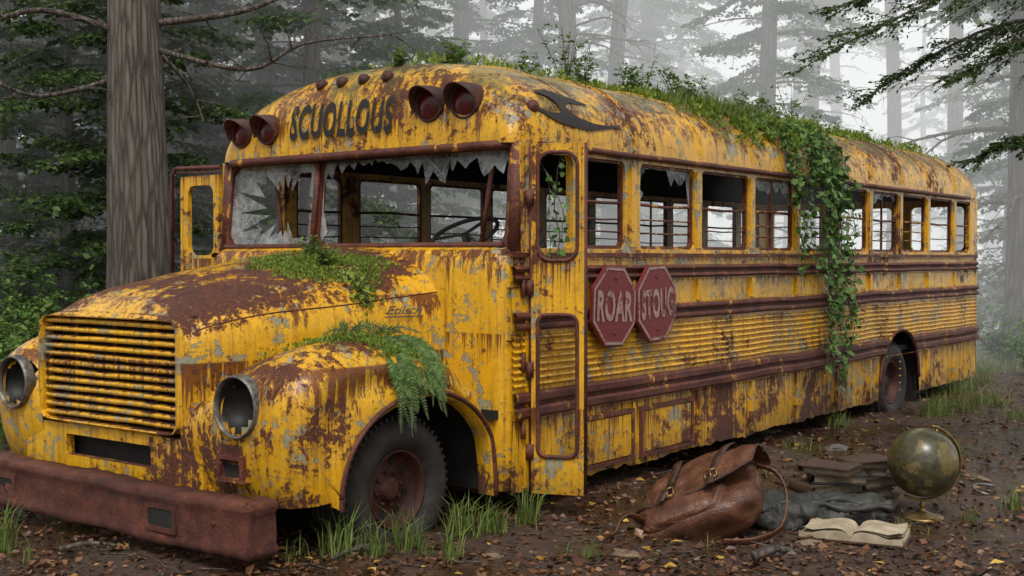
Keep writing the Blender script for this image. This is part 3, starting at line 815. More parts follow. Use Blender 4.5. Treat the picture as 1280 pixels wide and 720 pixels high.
# ------------------------------------------------------------ trees
def tree_data(seed,H,r0,h0,nl,Lmax,leaf,tw,nlf,droop=.35,bare=0,asp=.28,nr=12,top=1.,bend=.14):
    rs=random.Random(seed); b=MB(); pts=[];rad=[]
    n=14
    for i in range(n+1):
        f=i/n; pts.append(Vector((bend*math.sin(f*4+seed)*f*1.5,bend*math.cos(f*3+seed)*f,-.3+H*f))); rad.append(r0*(1-.72*f)*(1+.35*math.exp(-f*18)))
    b.tube(pts,rad,nr,0)
    def tp(h):
        f=(h+.3)/H; i=min(n-1,int(f*n)); return pts[i].lerp(pts[i+1],f*n-i), rad[i]
    P0=[];P1=[]
    for i in range(nl+bare):
        h=h0+(H*.96*top-h0)*((i+.5)/nl)**1.15 if i<nl else rs.uniform(1.8,h0+3)
        az=i*2.4+rs.uniform(-.4,.4); L=Lmax*(1-.75*(h/H)**1.3)*rs.uniform(.5,1.15)
        if i>=nl: L*=.8
        o,tr=tp(h); d=Vector((math.cos(az),math.sin(az),0)); path=[]; k0=rs.uniform(.05,.3)
        for k in range(8):
            s=k/7; path.append(o+d*(L*s)+Vector((.10*L*s*math.sin(4*s+i),.10*L*s*math.cos(5*s+i),L*(k0*s-droop*s*s))))
        b.tube(path,[max(.006,tr*.16*(1-.9*k/7)) for k in range(8)],4,0,False)
        if i>=nl:
            for q in range(6):
                s=rs.uniform(.3,.95); a=path[int(s*7)]; e=a+(d*rs.uniform(.1,.5)+Vector((rs.uniform(-.5,.5),rs.uniform(-.5,.5),rs.uniform(-.5,.1))))*L*.3
                b.tube([a,(a+e)/2+Vector((0,0,.05)),e],[.012,.008,.004],4,0,False)
            continue
        for k in range(tw):
            s=.15+.85*(k+rs.random())/tw; f=s*7; j=min(6,int(f)); a=path[j].lerp(path[j+1],f-j)
            for sg in(-1,1):
                l2=(.34*(1-s)+.14)*L*rs.uniform(.5,1.2)
                perp=Vector((-d.y,d.x,0))*sg
                e=a+(d*.75+perp*.8+Vector((0,0,rs.uniform(-.75,-.05)))).normalized()*l2
                P0.append(a);P1.append(e)
                if l2>.4:
                    mid=a.lerp(e,.5); e2=mid+(d*.9-perp*.35+Vector((0,0,-.5))).normalized()*l2*.5
                    P0.append(mid);P1.append(e2)
    tm=bpy.data.meshes.new('trunk'); tm.from_pydata(b.v,[],b.f); tm.polygons.foreach_set('use_smooth',[True]*len(b.f)); tm.materials.append(mBark)
    cm=None
    if P0:
        V,F=on_twigs(np.array([tuple(p) for p in P0]),np.array([tuple(p) for p in P1]),nlf,leaf,asp)
        cm=bpy.data.meshes.new('crown'); cm.from_pydata(V.tolist(),[],F.tolist()); cm.materials.append(mConifer)
    return tm,cm
def put_tree(data,loc,rotz,sc,label,cat='tree',group='forest trees around the bus',name='conifer_tree'):
    e=empty(name,(loc[0],loc[1],gz(*loc)),label,cat,(R(-.02,.02),R(-.02,.02),rotz),group); e.scale=(sc,sc,sc)
    mkobj('trunk',data[0],e,None,True)
    if data[1]: mkobj('crown',data[1],e,None,True)
    return e
TA=tree_data(1,15,.28,1.6,70,3.8,.12,10,13,.34,6,.38,12,.85)
TB=tree_data(2,17,.22,3.8,50,3.3,.13,9,11,.42,10,.36,12,.8,.3)
TC=tree_data(3,10,.17,.8,70,3.1,.105,10,13,.30,3,.38)
TD=tree_data(4,19,.28,5.2,36,3.6,.14,9,11,.4,20,.36,12,.75)
TE=tree_data(5,20,.22,8.0,22,3.2,.17,8,9,.4,20,.36,12,.8,.4)
TF=tree_data(6,15,.42,6.4,16,3.4,.09,10,14,.35,0,.3,nr=28)
big=put_tree(TF,PW(-4.55,15.0),.6,1.0,'large bare conifer trunk with furrowed grey bark')
b=MB()
for path,r in(([(0.2,-.2,4.6),(.9,-.9,4.75),(1.6,-1.6,5.1),(2.3,-2.2,5.0)],.05),([(0.1,-.1,4.3),(.8,-1.1,4.0),(1.2,-1.7,4.3),(1.9,-2.5,4.4)],.04),
    ([(0,0,4.4),(-.9,.6,4.7),(-1.7,1.3,4.4),(-2.5,1.9,4.6)],.05),([(0,0,4.0),(-.8,.8,3.7),(-1.5,1.2,3.9),(-2.2,2.0,3.5)],.035),([(0,0,4.5),(.5,-.3,3.9),(.6,-.5,3.4)],.04)):
    C=crom(path,5); b.tube(C,[r*(1-.85*i/len(C)) for i in range(len(C))],6,0,False)
    for i in range(3,len(C),2):
        for _ in range(2):
            v=Vector((R(-1,1),R(-1,1),R(-.7,.7)))*.5; b.tube([C[i],C[i]+v*.5+Vector((0,0,.05)),C[i]+v*1.2+Vector((R(-.1,.1),R(-.1,.1),.1))],[.014,.009,.003],4,0,False)
o=b.build('limb',[mBark],big,'bare twisting dead limb',True); o.rotation_euler=(0,0,-.6)
trees=[(TC,-6.4,17.5),(TA,-8.4,22),(TA,-5.0,20),(TB,-4.0,20),(TC,-10.2,27),(TA,-7.1,26),(TC,-3.1,18.5),(TA,-5.2,28),(TC,-1.9,20.5),(TC,-7.0,21),(TA,-3.4,24),(TC,-7.6,18.5),(TC,-5.3,17),
 (TE,1.12,25),(TE,2.25,28),(TB,-.9,36),(TE,-2.6,41),(TD,5.35,26),(TB,6.3,44),(TE,12.6,47),(TE,11.0,35),(TB,17,50),
 (TE,12.1,33),(TB,11.9,29),(TD,9.1,21.5),(TC,11.9,27),(TE,15,60),(TB,7,58),(TC,-6,36),(TA,-12.5,33),(TB,-14,40),
 (TD,-4.5,48),(TE,9.5,42),(TC,10.9,23),(TE,4.2,40),(TA,.6,28),(TE,8.1,33),(TA,3.9,35),(TA,-1.0,26)]
for i,(d,la,de) in enumerate(trees):
    lab={id(TA):'dark conifer with full drooping boughs',id(TB):'tall slim conifer standing in the fog',id(TC):'young bushy conifer with low boughs',id(TD):'tall straight conifer with bare lower trunk',id(TE):'thin bare-stemmed conifer fading into the fog'}[id(d)]
    put_tree(d,PW(la,de),i*1.7,R(.75,1.2),lab)
rs=random.Random(12)
for i in range(22):
    de=rs.uniform(52,100); la=rs.uniform(-.55,.6)*de
    put_tree([TA,TB,TD,TE,TB,TC][i%6],PW(la,de),rs.uniform(0,6),rs.uniform(.8,1.5),'tall conifer fading into the fog')
def near_tree():
    loc=PW(5.1,9.6); e=empty('hemlock_tree',(loc[0],loc[1],gz(*loc)),'hemlock with feathery boughs hanging over the clearing','tree')
    rs=random.Random(3); b=MB(); b.tube([(0,0,-.3),(0,.05,2),(.05,0,5),(0,0,9)],[.24,.2,.16,.06],14,0)
    P0=[];P1=[]
    r=Vector((.607,-.794,0)); f=Vector((.794,.607,0))
    for (h,du,df,L,dr) in((3.95,-1,-.12,2.75,.24),(3.7,-1,.15,2.2,.28),(4.25,-1,.05,2.5,.2),(2.75,-1,-.1,1.5,.18),(3.5,-1,-.25,1.8,.22),(4.2,-.6,-1,2,.3),(3.4,1,.3,2,.3),(4.8,.2,1,2,.3),(5.5,-.7,.4,2,.3)):
        d=(r*du+f*df).normalized(); path=[]
        for k in range(9):
            s=k/8; path.append(Vector((0,0,h))+d*L*s+Vector((0,0,L*(-dr*s*s)+.05*math.sin(7*s+h))))
        b.tube(path,[.03*(1-.88*k/8) for k in range(9)],6,0,False)
        for k in range(24):
            s=.15+.85*(k+rs.random())/24; q=s*8; j=min(7,int(q)); a=path[j].lerp(path[j+1],q-j)
            for sg in(-1,1):
                l2=(.28*(1-s)+.13)*L*rs.uniform(.4,1.15)*.9; perp=Vector((-d.y,d.x,0))*sg
                e2=a+(d*.9+perp*.7+Vector((0,0,rs.uniform(-1.0,.0)))).normalized()*l2
                b.tube([a,e2],[.004,.002],3,0,False)
                P0.append(a);P1.append(e2)
                for t in(.3,.55,.8):
                    m=a.lerp(e2,t); P0.append(m); P1.append(m+(d*.8+perp*rs.uniform(-1.1,.5)+Vector((0,0,rs.uniform(-.9,.1)))).normalized()*l2*.45)
    b.build('trunk',[mBark],e,None,True)
    V,F=on_twigs(np.array([tuple(p) for p in P0]),np.array([tuple(p) for p in P1]),13,.042,.24,.9)
    quads_obj('crown',V,F,mConifer,e)
near_tree()
def shrub_data(seed,h,n,leaf):
    rs=random.Random(seed); b=MB(); P0=[];P1=[]
    for i in range(n):
        az=rs.uniform(0,6.28); ln=rs.uniform(.2,.9); d=Vector((math.cos(az)*ln,math.sin(az)*ln,1)).normalized(); L=h*rs.uniform(.5,1.1)
        path=[d*L*s+Vector((math.cos(az)*.15*s*s*L,math.sin(az)*.15*s*s*L,-.12*L*s*s)) for s in(0,.35,.7,1)]
        b.tube(path,[.012,.009,.006,.003],4,0,False)
        for k in range(12):
            s=rs.uniform(.15,1)*3; j=min(2,int(s)); a=path[j].lerp(path[j+1],s-j)
            P0.append(a);P1.append(a+Vector((rs.uniform(-1,1),rs.uniform(-1,1),rs.uniform(-.2,.6))).normalized()*h*rs.uniform(.12,.28))
    tm=bpy.data.meshes.new('stem'); tm.from_pydata(b.v,[],b.f); tm.materials.append(mBark)
    V,F=on_twigs(np.array([tuple(p) for p in P0]),np.array([tuple(p) for p in P1]),9,leaf,.36)
    cm=bpy.data.meshes.new('foliage'); cm.from_pydata(V.tolist(),[],F.tolist()); cm.materials.append(mBroad); return tm,cm
SA=shrub_data(21,1.7,28,.085); SB=shrub_data(22,1.1,26,.065)
for i,(d,la,de,sc) in enumerate([(SA,-6.3,15.5,1),(SA,-5.3,16.5,1.1),(SB,-5.6,12.8,1),(SA,-7.6,18,1.3),(SB,-4.9,12.0,.8),(SA,-8.8,20,1.2),(SA,-4.6,19,1.3),(SB,-6.1,13.9,1.2),(SA,-5.9,17.8,1.4),(SB,-4.35,10.9,.7),(SA,-5.0,14.6,.9),(SB,-4.6,12.9,1),
     (SA,9.3,21,.8),(SB,7.9,19.5,.9),(SA,10.5,23,.9),(SB,9.0,18,.7),(SA,12,26,1),(SB,10.3,20.5,.8),(SA,8.6,25,1),(SB,7.2,21.5,1),(SA,9.9,27,1.1),(SA,14,30,1.2),(SA,11.5,29,1.2),(SB,7.6,17.6,.6),(SA,7.9,22.5,.9)]):
    e=empty('shrub',(*PW(la,de),0),'leafy green undergrowth shrub','shrub',(0,0,i*1.3),'undergrowth shrubs'); e.scale=(sc,)*3
    e.location.z=gz(e.location.x,e.location.y)
    mkobj('stem',d[0],e,None,True); mkobj('foliage',d[1],e,None,True)
def grass():
    P=[];h=[]
    def tuft(x,y,r,n,hh):
        for _ in range(n):
            a=R(0,6.28); q=r*math.sqrt(random.random())*.8; X=x+q*math.cos(a);Y=y+q*math.sin(a); P.append((X,Y,gz(X,Y)-.01)); h.append(hh*R(.3,1.2)*(1-.4*q/r))
    for la,de,r,n,hh in[(-.98,6.85,.15,85,.36),(-.78,6.9,.10,50,.30),(-.62,7.05,.12,60,.34),(-.5,6.95,.07,22,.2),(-.3,7.45,.14,80,.34),(-.36,6.9,.10,40,.30),(-.12,7.6,.12,80,.30),(-1.2,6.8,.10,22,.20),(-2.95,7.0,.10,50,.36),(-3.15,7.3,.15,70,.36),(-2.7,6.75,.06,16,.2),
        (.1,7.85,.09,70,.36),(.3,6.95,.06,14,.12),(.45,6.85,.08,26,.18),(-.35,6.75,.06,16,.16),(3.3,12.2,.2,90,.24),(4.6,13.2,.25,110,.3),(5.0,13.8,.3,130,.32),(5.6,14.2,.3,110,.3),(5.6,15.5,.4,160,.34),(6.3,16.8,.5,200,.35),(5.4,13.0,.2,80,.22),
        (6.0,17.6,.5,180,.3),(7.2,18.5,.9,420,.35),(3.0,7.9,.08,30,.16),(3.4,8.2,.12,50,.24),(3.45,7.6,.08,26,.2),(3.1,8.9,.2,40,.14),(2.6,10.8,.25,50,.16),(3.8,10.4,.25,60,.18),(6.5,19.5,1,420,.35),(1.9,9.6,.25,50,.16),(-5.2,11.5,.9,400,.45),(-5.7,13,1.2,520,.5),(-4.7,10.2,.5,200,.4),(8.5,22,1.4,500,.35)]:
        x,y=PW(la,de); tuft(x,y,r,n,hh)
    for _ in range(300):
        de=R(7,26); la=R(-.5,.5)*de; x,y=PW(la,de)
        if -3<x<9.5 and -.1<y<3.4: continue
        tuft(x,y,.10,int(R(3,11)),R(.06,.2))
    P=np.array(P); h=np.array(h); V,F=blades(P,h,h*.013+.0015,rng.uniform(.1,.9,len(P)))
    o=quads_obj('grass',V,F,mGrass,None); tag(o,'tufts of green grass around the bus and clearing','grass','stuff')
grass()
mStone=simple('stone',(.07,.06,.05),(.18,.16,.135),9,.75)
mStoneB=simple('pale_bark_chip',(.12,.075,.045),(.27,.19,.12),9,.75)
def litter():
    n=26000; de=6+13*rng.random(n)**1.5; la=(rng.random(n)-.5)*de*1.02
    X=CX+de*.794+la*.607; Y=CY+de*.607-la*.794
    Z=np.array([gz(x,y) for x,y in zip(X,Y)])+.004+rng.random(n)*.014
    keep=np.array([nz(x*1.1,y*1.1,8)>-.18 or random.random()<.3 for x,y in zip(X,Y)])
    X,Y,Z=X[keep],Y[keep],Z[keep]; n=len(X)
    a=rng.uniform(0,2*pi,n); D=np.stack([np.cos(a),np.sin(a),rng.normal(0,.28,n)],1)
    ln=rng.uniform(.018,.058,n)*(1+.6*(rng.random(n)>.9)); V,F=leaves(np.stack([X,Y,Z],1),D,ln,ln*rng.uniform(.25,.5,n),.45)
    o=quads_obj('leaf_litter',V,F,mLitter); tag(o,'brown fallen leaves covering the mud','leaf litter','stuff')
    n=380; de=6+9*rng.random(n); la=(rng.random(n)-.5)*de*.98; X=CX+de*.794+la*.607; Y=CY+de*.607-la*.794
    Z=np.array([gz(x,y) for x,y in zip(X,Y)])+.018; a=rng.uniform(0,2*pi,n); D=np.stack([np.cos(a),np.sin(a),rng.normal(0,.15,n)],1)
    ln=rng.uniform(.035,.095,n); V,F=leaves(np.stack([X,Y,Z],1),D,ln,ln*.33,.25)
    o=quads_obj('yellow_leaves',V,F,mYLeaf); tag(o,'scattered yellow fallen leaves on the mud','fallen leaves','stuff')
    b=MB()
    for _ in range(600):
        de=R(6.2,15); la=R(-.5,.5)*de; x,y=PW(la,de); a=R(0,6.28); L=R(.06,.35); z=gz(x,y)+.008
        b.tube([(x,y,z),(x+math.cos(a)*L*.5,y+math.sin(a)*L*.5,z+R(0,.02)),(x+math.cos(a+.3)*L,y+math.sin(a+.3)*L,z)],[.005,.004,.002],4,0,False)
    for _ in range(160):
        de=R(6.2,14); la=R(-.5,.5)*de; x,y=PW(la,de); r=R(.006,.02); z=gz(x,y)
        b.lathe([(r*.8,0),(r,r*.3),(r*.6,r*.7),(.0005,r*.8)],(x,y,z),(R(-.2,.2),R(-.2,.2),1),6,1)
    o=b.build('twigs_and_pebbles',[mBark,mStone]); tag(o,'small twigs and pebbles strewn over the ground','twigs','stuff')
litter()
def stone(la,de,r,flat,m,lab='flat pale stone lying in the mud',nm='stone'):
    x,y=PW(la,de); b=MB(); rows=[]; sd=R(0,50)
    for i in range(9):
        t=pi*i/8-pi/2; row=[]
        for k in range(14):
            a=2*pi*k/14; d=Vector((math.cos(t)*math.cos(a),math.cos(t)*math.sin(a),math.sin(t)))
            q=r*(1+.55*noise.noise(d*1.3+Vector((sd,0,0)))); row.append((d.x*q*1.3,d.y*q*.8,d.z*q*flat))
        rows.append(row)
    b.grid(rows,0,False,True); o=b.build(nm,[m]); o.location=(x,y,gz(x,y)+r*flat*.2); o.rotation_euler=(R(-.1,.1),R(-.1,.1),R(0,3)); tag(o,lab,'stone',None,'stones and bark chips on the ground')
for la,de,r,f in((1.76,7.15,.06,.3),(.66,7.0,.09,.25),(-.86,7.1,.08,.25),(1.55,6.95,.08,.35),(-.1,6.95,.05,.3),(2.7,8.6,.05,.4),(-1.4,6.9,.04,.4),(2.9,10.8,.08,.4),(3.6,9.3,.06,.4)):
    stone(la,de,r,f,random.choice([mStone,mStoneB]))
def branch(la,de,az,L,r,lab):
    x,y=PW(la,de); b=MB(); C=[]
    for k in range(12):
        s=k/11; C.append(Vector((math.cos(az+.5*s)*L*s,math.sin(az+.5*s)*L*s,.03+.03*math.sin(6*s))))
    b.tube(C,[r*(1-.7*k/11) for k in range(12)],7,0)
    for k in(4,7,9): b.tube([C[k],C[k]+Vector((R(-.2,.2),R(-.2,.2),.05))],[r*.4,r*.15],5,0)
    o=b.build('fallen_branch',[mBark]); o.location=(x,y,gz(x,y)); tag(o,lab,'branch',None,'fallen branches')
branch(-2.6,6.95,-.9,.6,.016,'thin curved fallen branch on the mud'); branch(1.35,6.75,-.6,.5,.03,'broken dark branch on the mud'); branch(2.9,9.2,.9,.7,.02,'thin curved fallen branch on the mud'); branch(-1.0,6.7,-.3,.5,.012,'thin curved fallen branch on the mud')
# ------------------------------------------------------------ growth on bus
def mossobj(name,P,Nrm,hh,label):
    P=np.array(P); Nn=np.array(Nrm); n=len(P)
    h=hh*rng.uniform(.4,1.2,n); d=norm(Nn+rng.normal(0,.6,(n,3))+np.array([[0,0,.35]]))
    V,F=leaves(P,d,h,h*rng.uniform(.15,.4,n),1.)
    o=quads_obj(name,V,F,mMoss); tag(o,label,'moss','stuff'); return o
P=[];Nn=[]
def rn(x,t): 
    v=roofp(x+.01,t)-roofp(x-.01,t); w=roofp(x,t+.02)-roofp(x,t-.02); c=w.cross(v).normalized()
    return c if c.z>0 else -c
spots=[(-.2,1.35,.4,.22,500),(.6,1.3,.5,.25,500),(1.5,1.15,.5,.3,1300),(2.2,1.0,.4,.38,3200),(2.8,.85,.4,.44,4600),(3.4,.75,.4,.44,4200),(4.3,.9,.5,.4,2200),(5.2,1.05,.6,.3,1300),(6.3,1.1,.6,.28,1200),(7.3,1.05,.6,.3,1200),(8.2,1.0,.4,.3,600),(2.5,.55,.18,.2,900),(3.05,.46,.2,.22,1100),(3.6,.5,.15,.2,600)]
for x0,t0,rx,rt,n in spots:
    for _ in range(n):
        x=random.gauss(x0,rx*.55); t=random.gauss(t0,rt*.6)
        if t<.22 or x<-.55 or x>9.1: continue
        q=nz(x*3.5,t*6,2)
        if q<.03: continue
        nn=rn(x,t); p=roofp(x,t,.0)+nn*random.random()*min(.08,q*.22); P.append(tuple(p)); Nn.append(tuple(nn))
mossobj('roof_moss',P,Nn,.046,'bright green moss spread along the bus roof')
P=[];h=[]
for x0,t0,rx,n,hh in((-.1,1.4,.3,30,.09),(.5,1.3,.3,14,.10),(1.7,1.25,.3,60,.14),(2.4,1.05,.3,300,.20),(2.9,.85,.3,460,.22),(3.35,.8,.3,360,.20),(4.2,1.05,.4,110,.17),(5.6,1.2,.5,80,.16),(6.6,1.2,.4,50,.14),(7.5,1.15,.4,80,.16),(8.1,1.1,.2,30,.12),(2.8,.5,.25,90,.12)):
    for _ in range(n):
        x=random.gauss(x0,rx); t=random.gauss(t0,.17)
        if t<.3 or x<-.5 or x>9: continue
        P.append(tuple(roofp(x,t))); h.append(hh*R(.4,1.1))
P=np.array(P);h=np.array(h); dd=np.tile([[0,-.5,0]],(len(P),1)); V,F=blades(P,h,h*.013+.0012,rng.uniform(.3,1.2,len(P)),dd)
o=quads_obj('roof_grass',V,F,mGrass); tag(o,'long grass growing on the mossy bus roof','grass','stuff')
def sprig(x,y,z,hgt,n,lab,leaf=.045,mat=None,dirn=(0,0,1)):
    b=MB(); P0=[];P1=[]
    for i in range(n):
        az=R(0,6.28); q=R(.1,.7); d=(Vector(dirn)+Vector((math.cos(az)*q,math.sin(az)*q,0))).normalized(); L=hgt*R(.5,1.1); e=d*L
        b.tube([(0,0,0),e*.5,e],[.005,.004,.002],4,0,False)
        for k in range(6):
            a=e*((k+1)/6.5); P0.append(tuple(a)); P1.append(tuple(a+Vector((R(-1,1),R(-1,1),R(-.1,.7))).normalized()*hgt*R(.12,.3)))
    e=empty('small_plant',(x,y,z),lab,'plant',group='plants growing on the bus')
    b.build('stem',[mBark],e,None,True); V,F=on_twigs(np.array(P0),np.array(P1),5,leaf,.36); quads_obj('foliage',V,F,mat or mBroad,e)
for x,t,hh,n in((-.45,1.5,.17,5),(-.1,1.35,.22,6),(.1,1.5,.16,5),(.9,1.4,.26,5),(1.25,1.3,.50,7),(1.5,1.3,.36,7),(1.85,1.15,.28,6),(2.2,1.2,.34,7),(2.6,1.0,.26,7),(2.9,1.2,.42,8),(3.4,1.3,.34,7),(3.7,1.0,.26,7),(4.3,1.15,.28,6),(5.0,1.25,.3,6),(5.7,1.3,.50,7),(6.2,1.3,.25,5),(7.0,1.3,.22,5),(7.7,1.25,.2,5)):
    p=roofp(x,t); sprig(p.x,p.y,p.z-.01,hh,n,'leafy seedling sprouting from the roof moss',.04)
P=[];Nn=[]
for _ in range(12500):
    x=random.gauss(-1.36,.19); y=random.gauss(1.25,.27)
    if nz(x*4,y*4,1)<-.15+((x+1.38)**2/.12+(y-1.28)**2/.3)*.22-.15: continue
    if x>-.98: continue
    hz=hood_z(x,y); k=.055*math.exp(-((x+1.38)/.2)**2-((y-1.25)/.25)**2)*(.6+.8*abs(nz(x*9,y*9,4)))
    P.append((x,y,hz+random.random()*k)); Nn.append((0,0,1))
mossobj('hood_moss',P,Nn,.027,'cushion of bright moss on the engine hood')
P=[];h=[]
for _ in range(150):
    x=random.gauss(-1.35,.15); y=random.gauss(1.25,.2); P.append((x,y,hood_z(x,y))); h.append(R(.05,.14))
P=np.array(P);h=np.array(h); V,F=blades(P,h,h*.015+.001,rng.uniform(.2,1.0,len(P)))
tag(quads_obj('hood_grass',V,F,mGrass),'short grass sprouting from moss on the hood','grass','stuff')
for x,y,hh in((-1.3,1.3,.17),(-1.45,1.1,.14),(-1.2,1.5,.15)): sprig(x,y,hood_z(x,y),hh,9,'small herb growing in moss on the hood',.03,mGrass)
P=[];Nn=[]
for _ in range(11500):
    x=random.gauss(-1.74,.19); y=max(.08,random.gauss(.46,.18)); z=fsurf(x,y)
    if nz(x*5,y*5,8)<-.2 or x>-1.35: continue
    P.append((x,y,z+random.random()*.035*(.6+abs(nz(x*9,y*9,4))))); Nn.append((0,-.2,1))
mossobj('fender_moss',P,Nn,.026,'moss cushion on the rusted front fender')
def vine(name,strands,leafsz,lab,cat,mat,dens=1.,fern=False):
    e=empty(name,strands[0][0],lab,cat); o0=Vector(strands[0][0]); b=MB(); PP=[];DD=[];LL=[]
    for pts in strands:
        C=crom([tuple(p) for p in pts],8); C=[c-o0+Vector((R(-.01,.01),R(-.01,.005),0))*(.2 if fern else 1) for c in C]
        b.tube(C,.0035,4,0,False)
        if fern:
            n=int(sum((C[i+1]-C[i]).length for i in range(len(C)-1))/.013)
            tw=R(-.5,.5)
            for k in range(n):
                s=k/n; q=s*(len(C)-1); i=int(q); a=C[i].lerp(C[i+1],q-i); t=(C[i+1]-C[i]).normalized()
                sd=t.cross(Vector((tw,-1,.2))).normalized()
                for sg in(-1,1):
                    PP.append(tuple(a)); DD.append(tuple(sd*sg+t*.35+Vector((0,-.15,-.15)))); LL.append(leafsz*(math.sin(pi*min(1,s*.85+.15))**.7+.05)*R(.85,1.1))
            continue
        for i in range(len(C)-1):
            L=(C[i+1]-C[i]).length; m=L/leafsz*1.6*dens; m=int(m)+(random.random()<m-int(m))
            for k in range(m):
                a=C[i].lerp(C[i+1],random.random()); d=Vector((R(-1,1),R(-1,-.05),R(-.9,.4)))
                off=Vector((R(-1,1),R(-.8,.1),R(-1,1)))*leafsz*.7
                PP.append(tuple(a+off)); DD.append(tuple(d)); LL.append(leafsz*R(.5,1.25))
    b.build('stem',[mBark],e,None,True)
    PP=np.array(PP);DD=np.array(DD);n=len(PP); ln=np.array(LL)
    d=norm(DD)*ln[:,None]; out=norm(np.tile([[-.1,-1.,.35]],(n,1))+rng.normal(0,.15 if fern else .45,(n,3))); w=norm(np.cross(d,out))*ln[:,None]*(.13 if fern else .48)
    nn=norm(np.cross(w,d))*ln[:,None]*.1
    V=np.stack([PP,PP+w*.75-d*(-.1 if fern else .05)+nn,PP+w+d*.4,PP+d*1.0-nn,PP-w+d*.4,PP-w*.75-d*(-.1 if fern else .05)+nn],1).reshape(-1,3)
    F=np.arange(n*6).reshape(-1,6); quads_obj('foliage',V,F,mat,e); return e
st=[]
for i in range(28):
    x=R(3.3,4.85); t0=R(.6,1.1); pts=[]
    zend=R(1.35,2.5)
    for t in(t0,t0*.7,t0*.35,.05): p=roofp(x+R(-.12,.12),t,.03); pts.append(tuple(p))
    z=2.4; xx=x
    while z>zend: xx+=R(-.10,.13); pts.append((xx,-.06-R(0,.06),z)); z-=.22
    st.append(pts)
for x0,ze in((4.25,.45),(4.35,.55),(4.5,.75),(4.55,.25),(4.3,.9),(4.7,.85),(4.85,.7),(4.15,.6),(4.45,.35),(4.6,.5),(4.4,.3),(4.75,1.0)):
    pts=[tuple(roofp(x0-.4,.8,.03)),tuple(roofp(x0-.25,.4,.03)),(x0-.2,-.07,2.4)]; z=2.2; xx=x0-.15
    while z>ze: xx+=(x0-xx)*.4+R(-.12,.12); pts.append((xx,-.07-R(0,.05),z)); z-=.2
    st.append(pts)
vine('ivy_vine',st,.062,'long trailing ivy hanging from the roof down the bus side','ivy',mIvy,.85)
st=[]
for i in range(12):
    x=random.gauss(2.9,.5); st.append([tuple(roofp(x,.8,.02)),tuple(roofp(x+.03,.55,.03)),tuple(roofp(x+.05,R(.3,.42),.04))])
vine('creeper',st,.045,'short creeper spilling over the roof edge','creeper',mMoss)
vine('creeper',[[(-.60,-.05,2.40),(-.55,-.12,2.2),(-.57,-.13,1.95),(-.53,-.12,1.70)],[(-.52,-.2,2.38),(-.55,-.17,2.1),(-.50,-.18,1.8)],[(-.58,-.1,2.3),(-.5,-.2,2.0),(-.53,-.16,1.72)]],.042,'thin creeper twining through the open door window','creeper',mIvy,.7)
mFern=leafmat('fern_leaves',[(.05,.10,.02),(.10,.18,.04),(.15,.25,.06),(.22,.33,.10)],.5,.25,4)
st=[]
for i in range(20):
    x=R(-1.92,-1.50); L=R(.08,.40); st.append([(x,.34,1.20),(x+.01,.15,1.16),(x+R(-.03,.03),.0,1.02-.1*R(0,1)),(x+R(-.06,.06),-.04-R(0,.04),1.02-L)])
vine('fern',st,.050,'fern fronds hanging over the front fender','fern',mFern,1,True)
st=[]
for i in range(9):
    x=R(-1.92,-1.55); y=R(.33,.55); a=R(0,6.28); z=fsurf(x,y); st.append([(x,y,z),(x+math.cos(a)*.08,y+math.sin(a)*.08,z+.10),(x+math.cos(a)*.2,y+math.sin(a)*.2-.04,z+.07)])
vine('fern',st,.04,'small ferns arching out of the fender moss','fern',mFern,1,True)
st=[]
for i in range(6):
    y=R(.95,1.1); x=R(-1.5,-1.38); st.append([(x,y,hood_z(x,y)+.01),(x-.03,y-.2,hood_z(x,y-.2)+.02),(x-.05,y-.30,1.47),(x-.05,y-.33,1.45-R(.03,.16))])
vine('creeper',st,.032,'short creeper trailing from the hood moss','creeper',mMoss,.9)
vine('creeper',[[(4.15,-.08,1.2),(4.2,-.09,1.0),(4.1,-.08,.8)],[(4.6,-.08,1.5),(4.75,-.1,1.3),(4.7,-.1,1.05)]],.055,'loose strand of ivy on the bus side','ivy',mIvy)
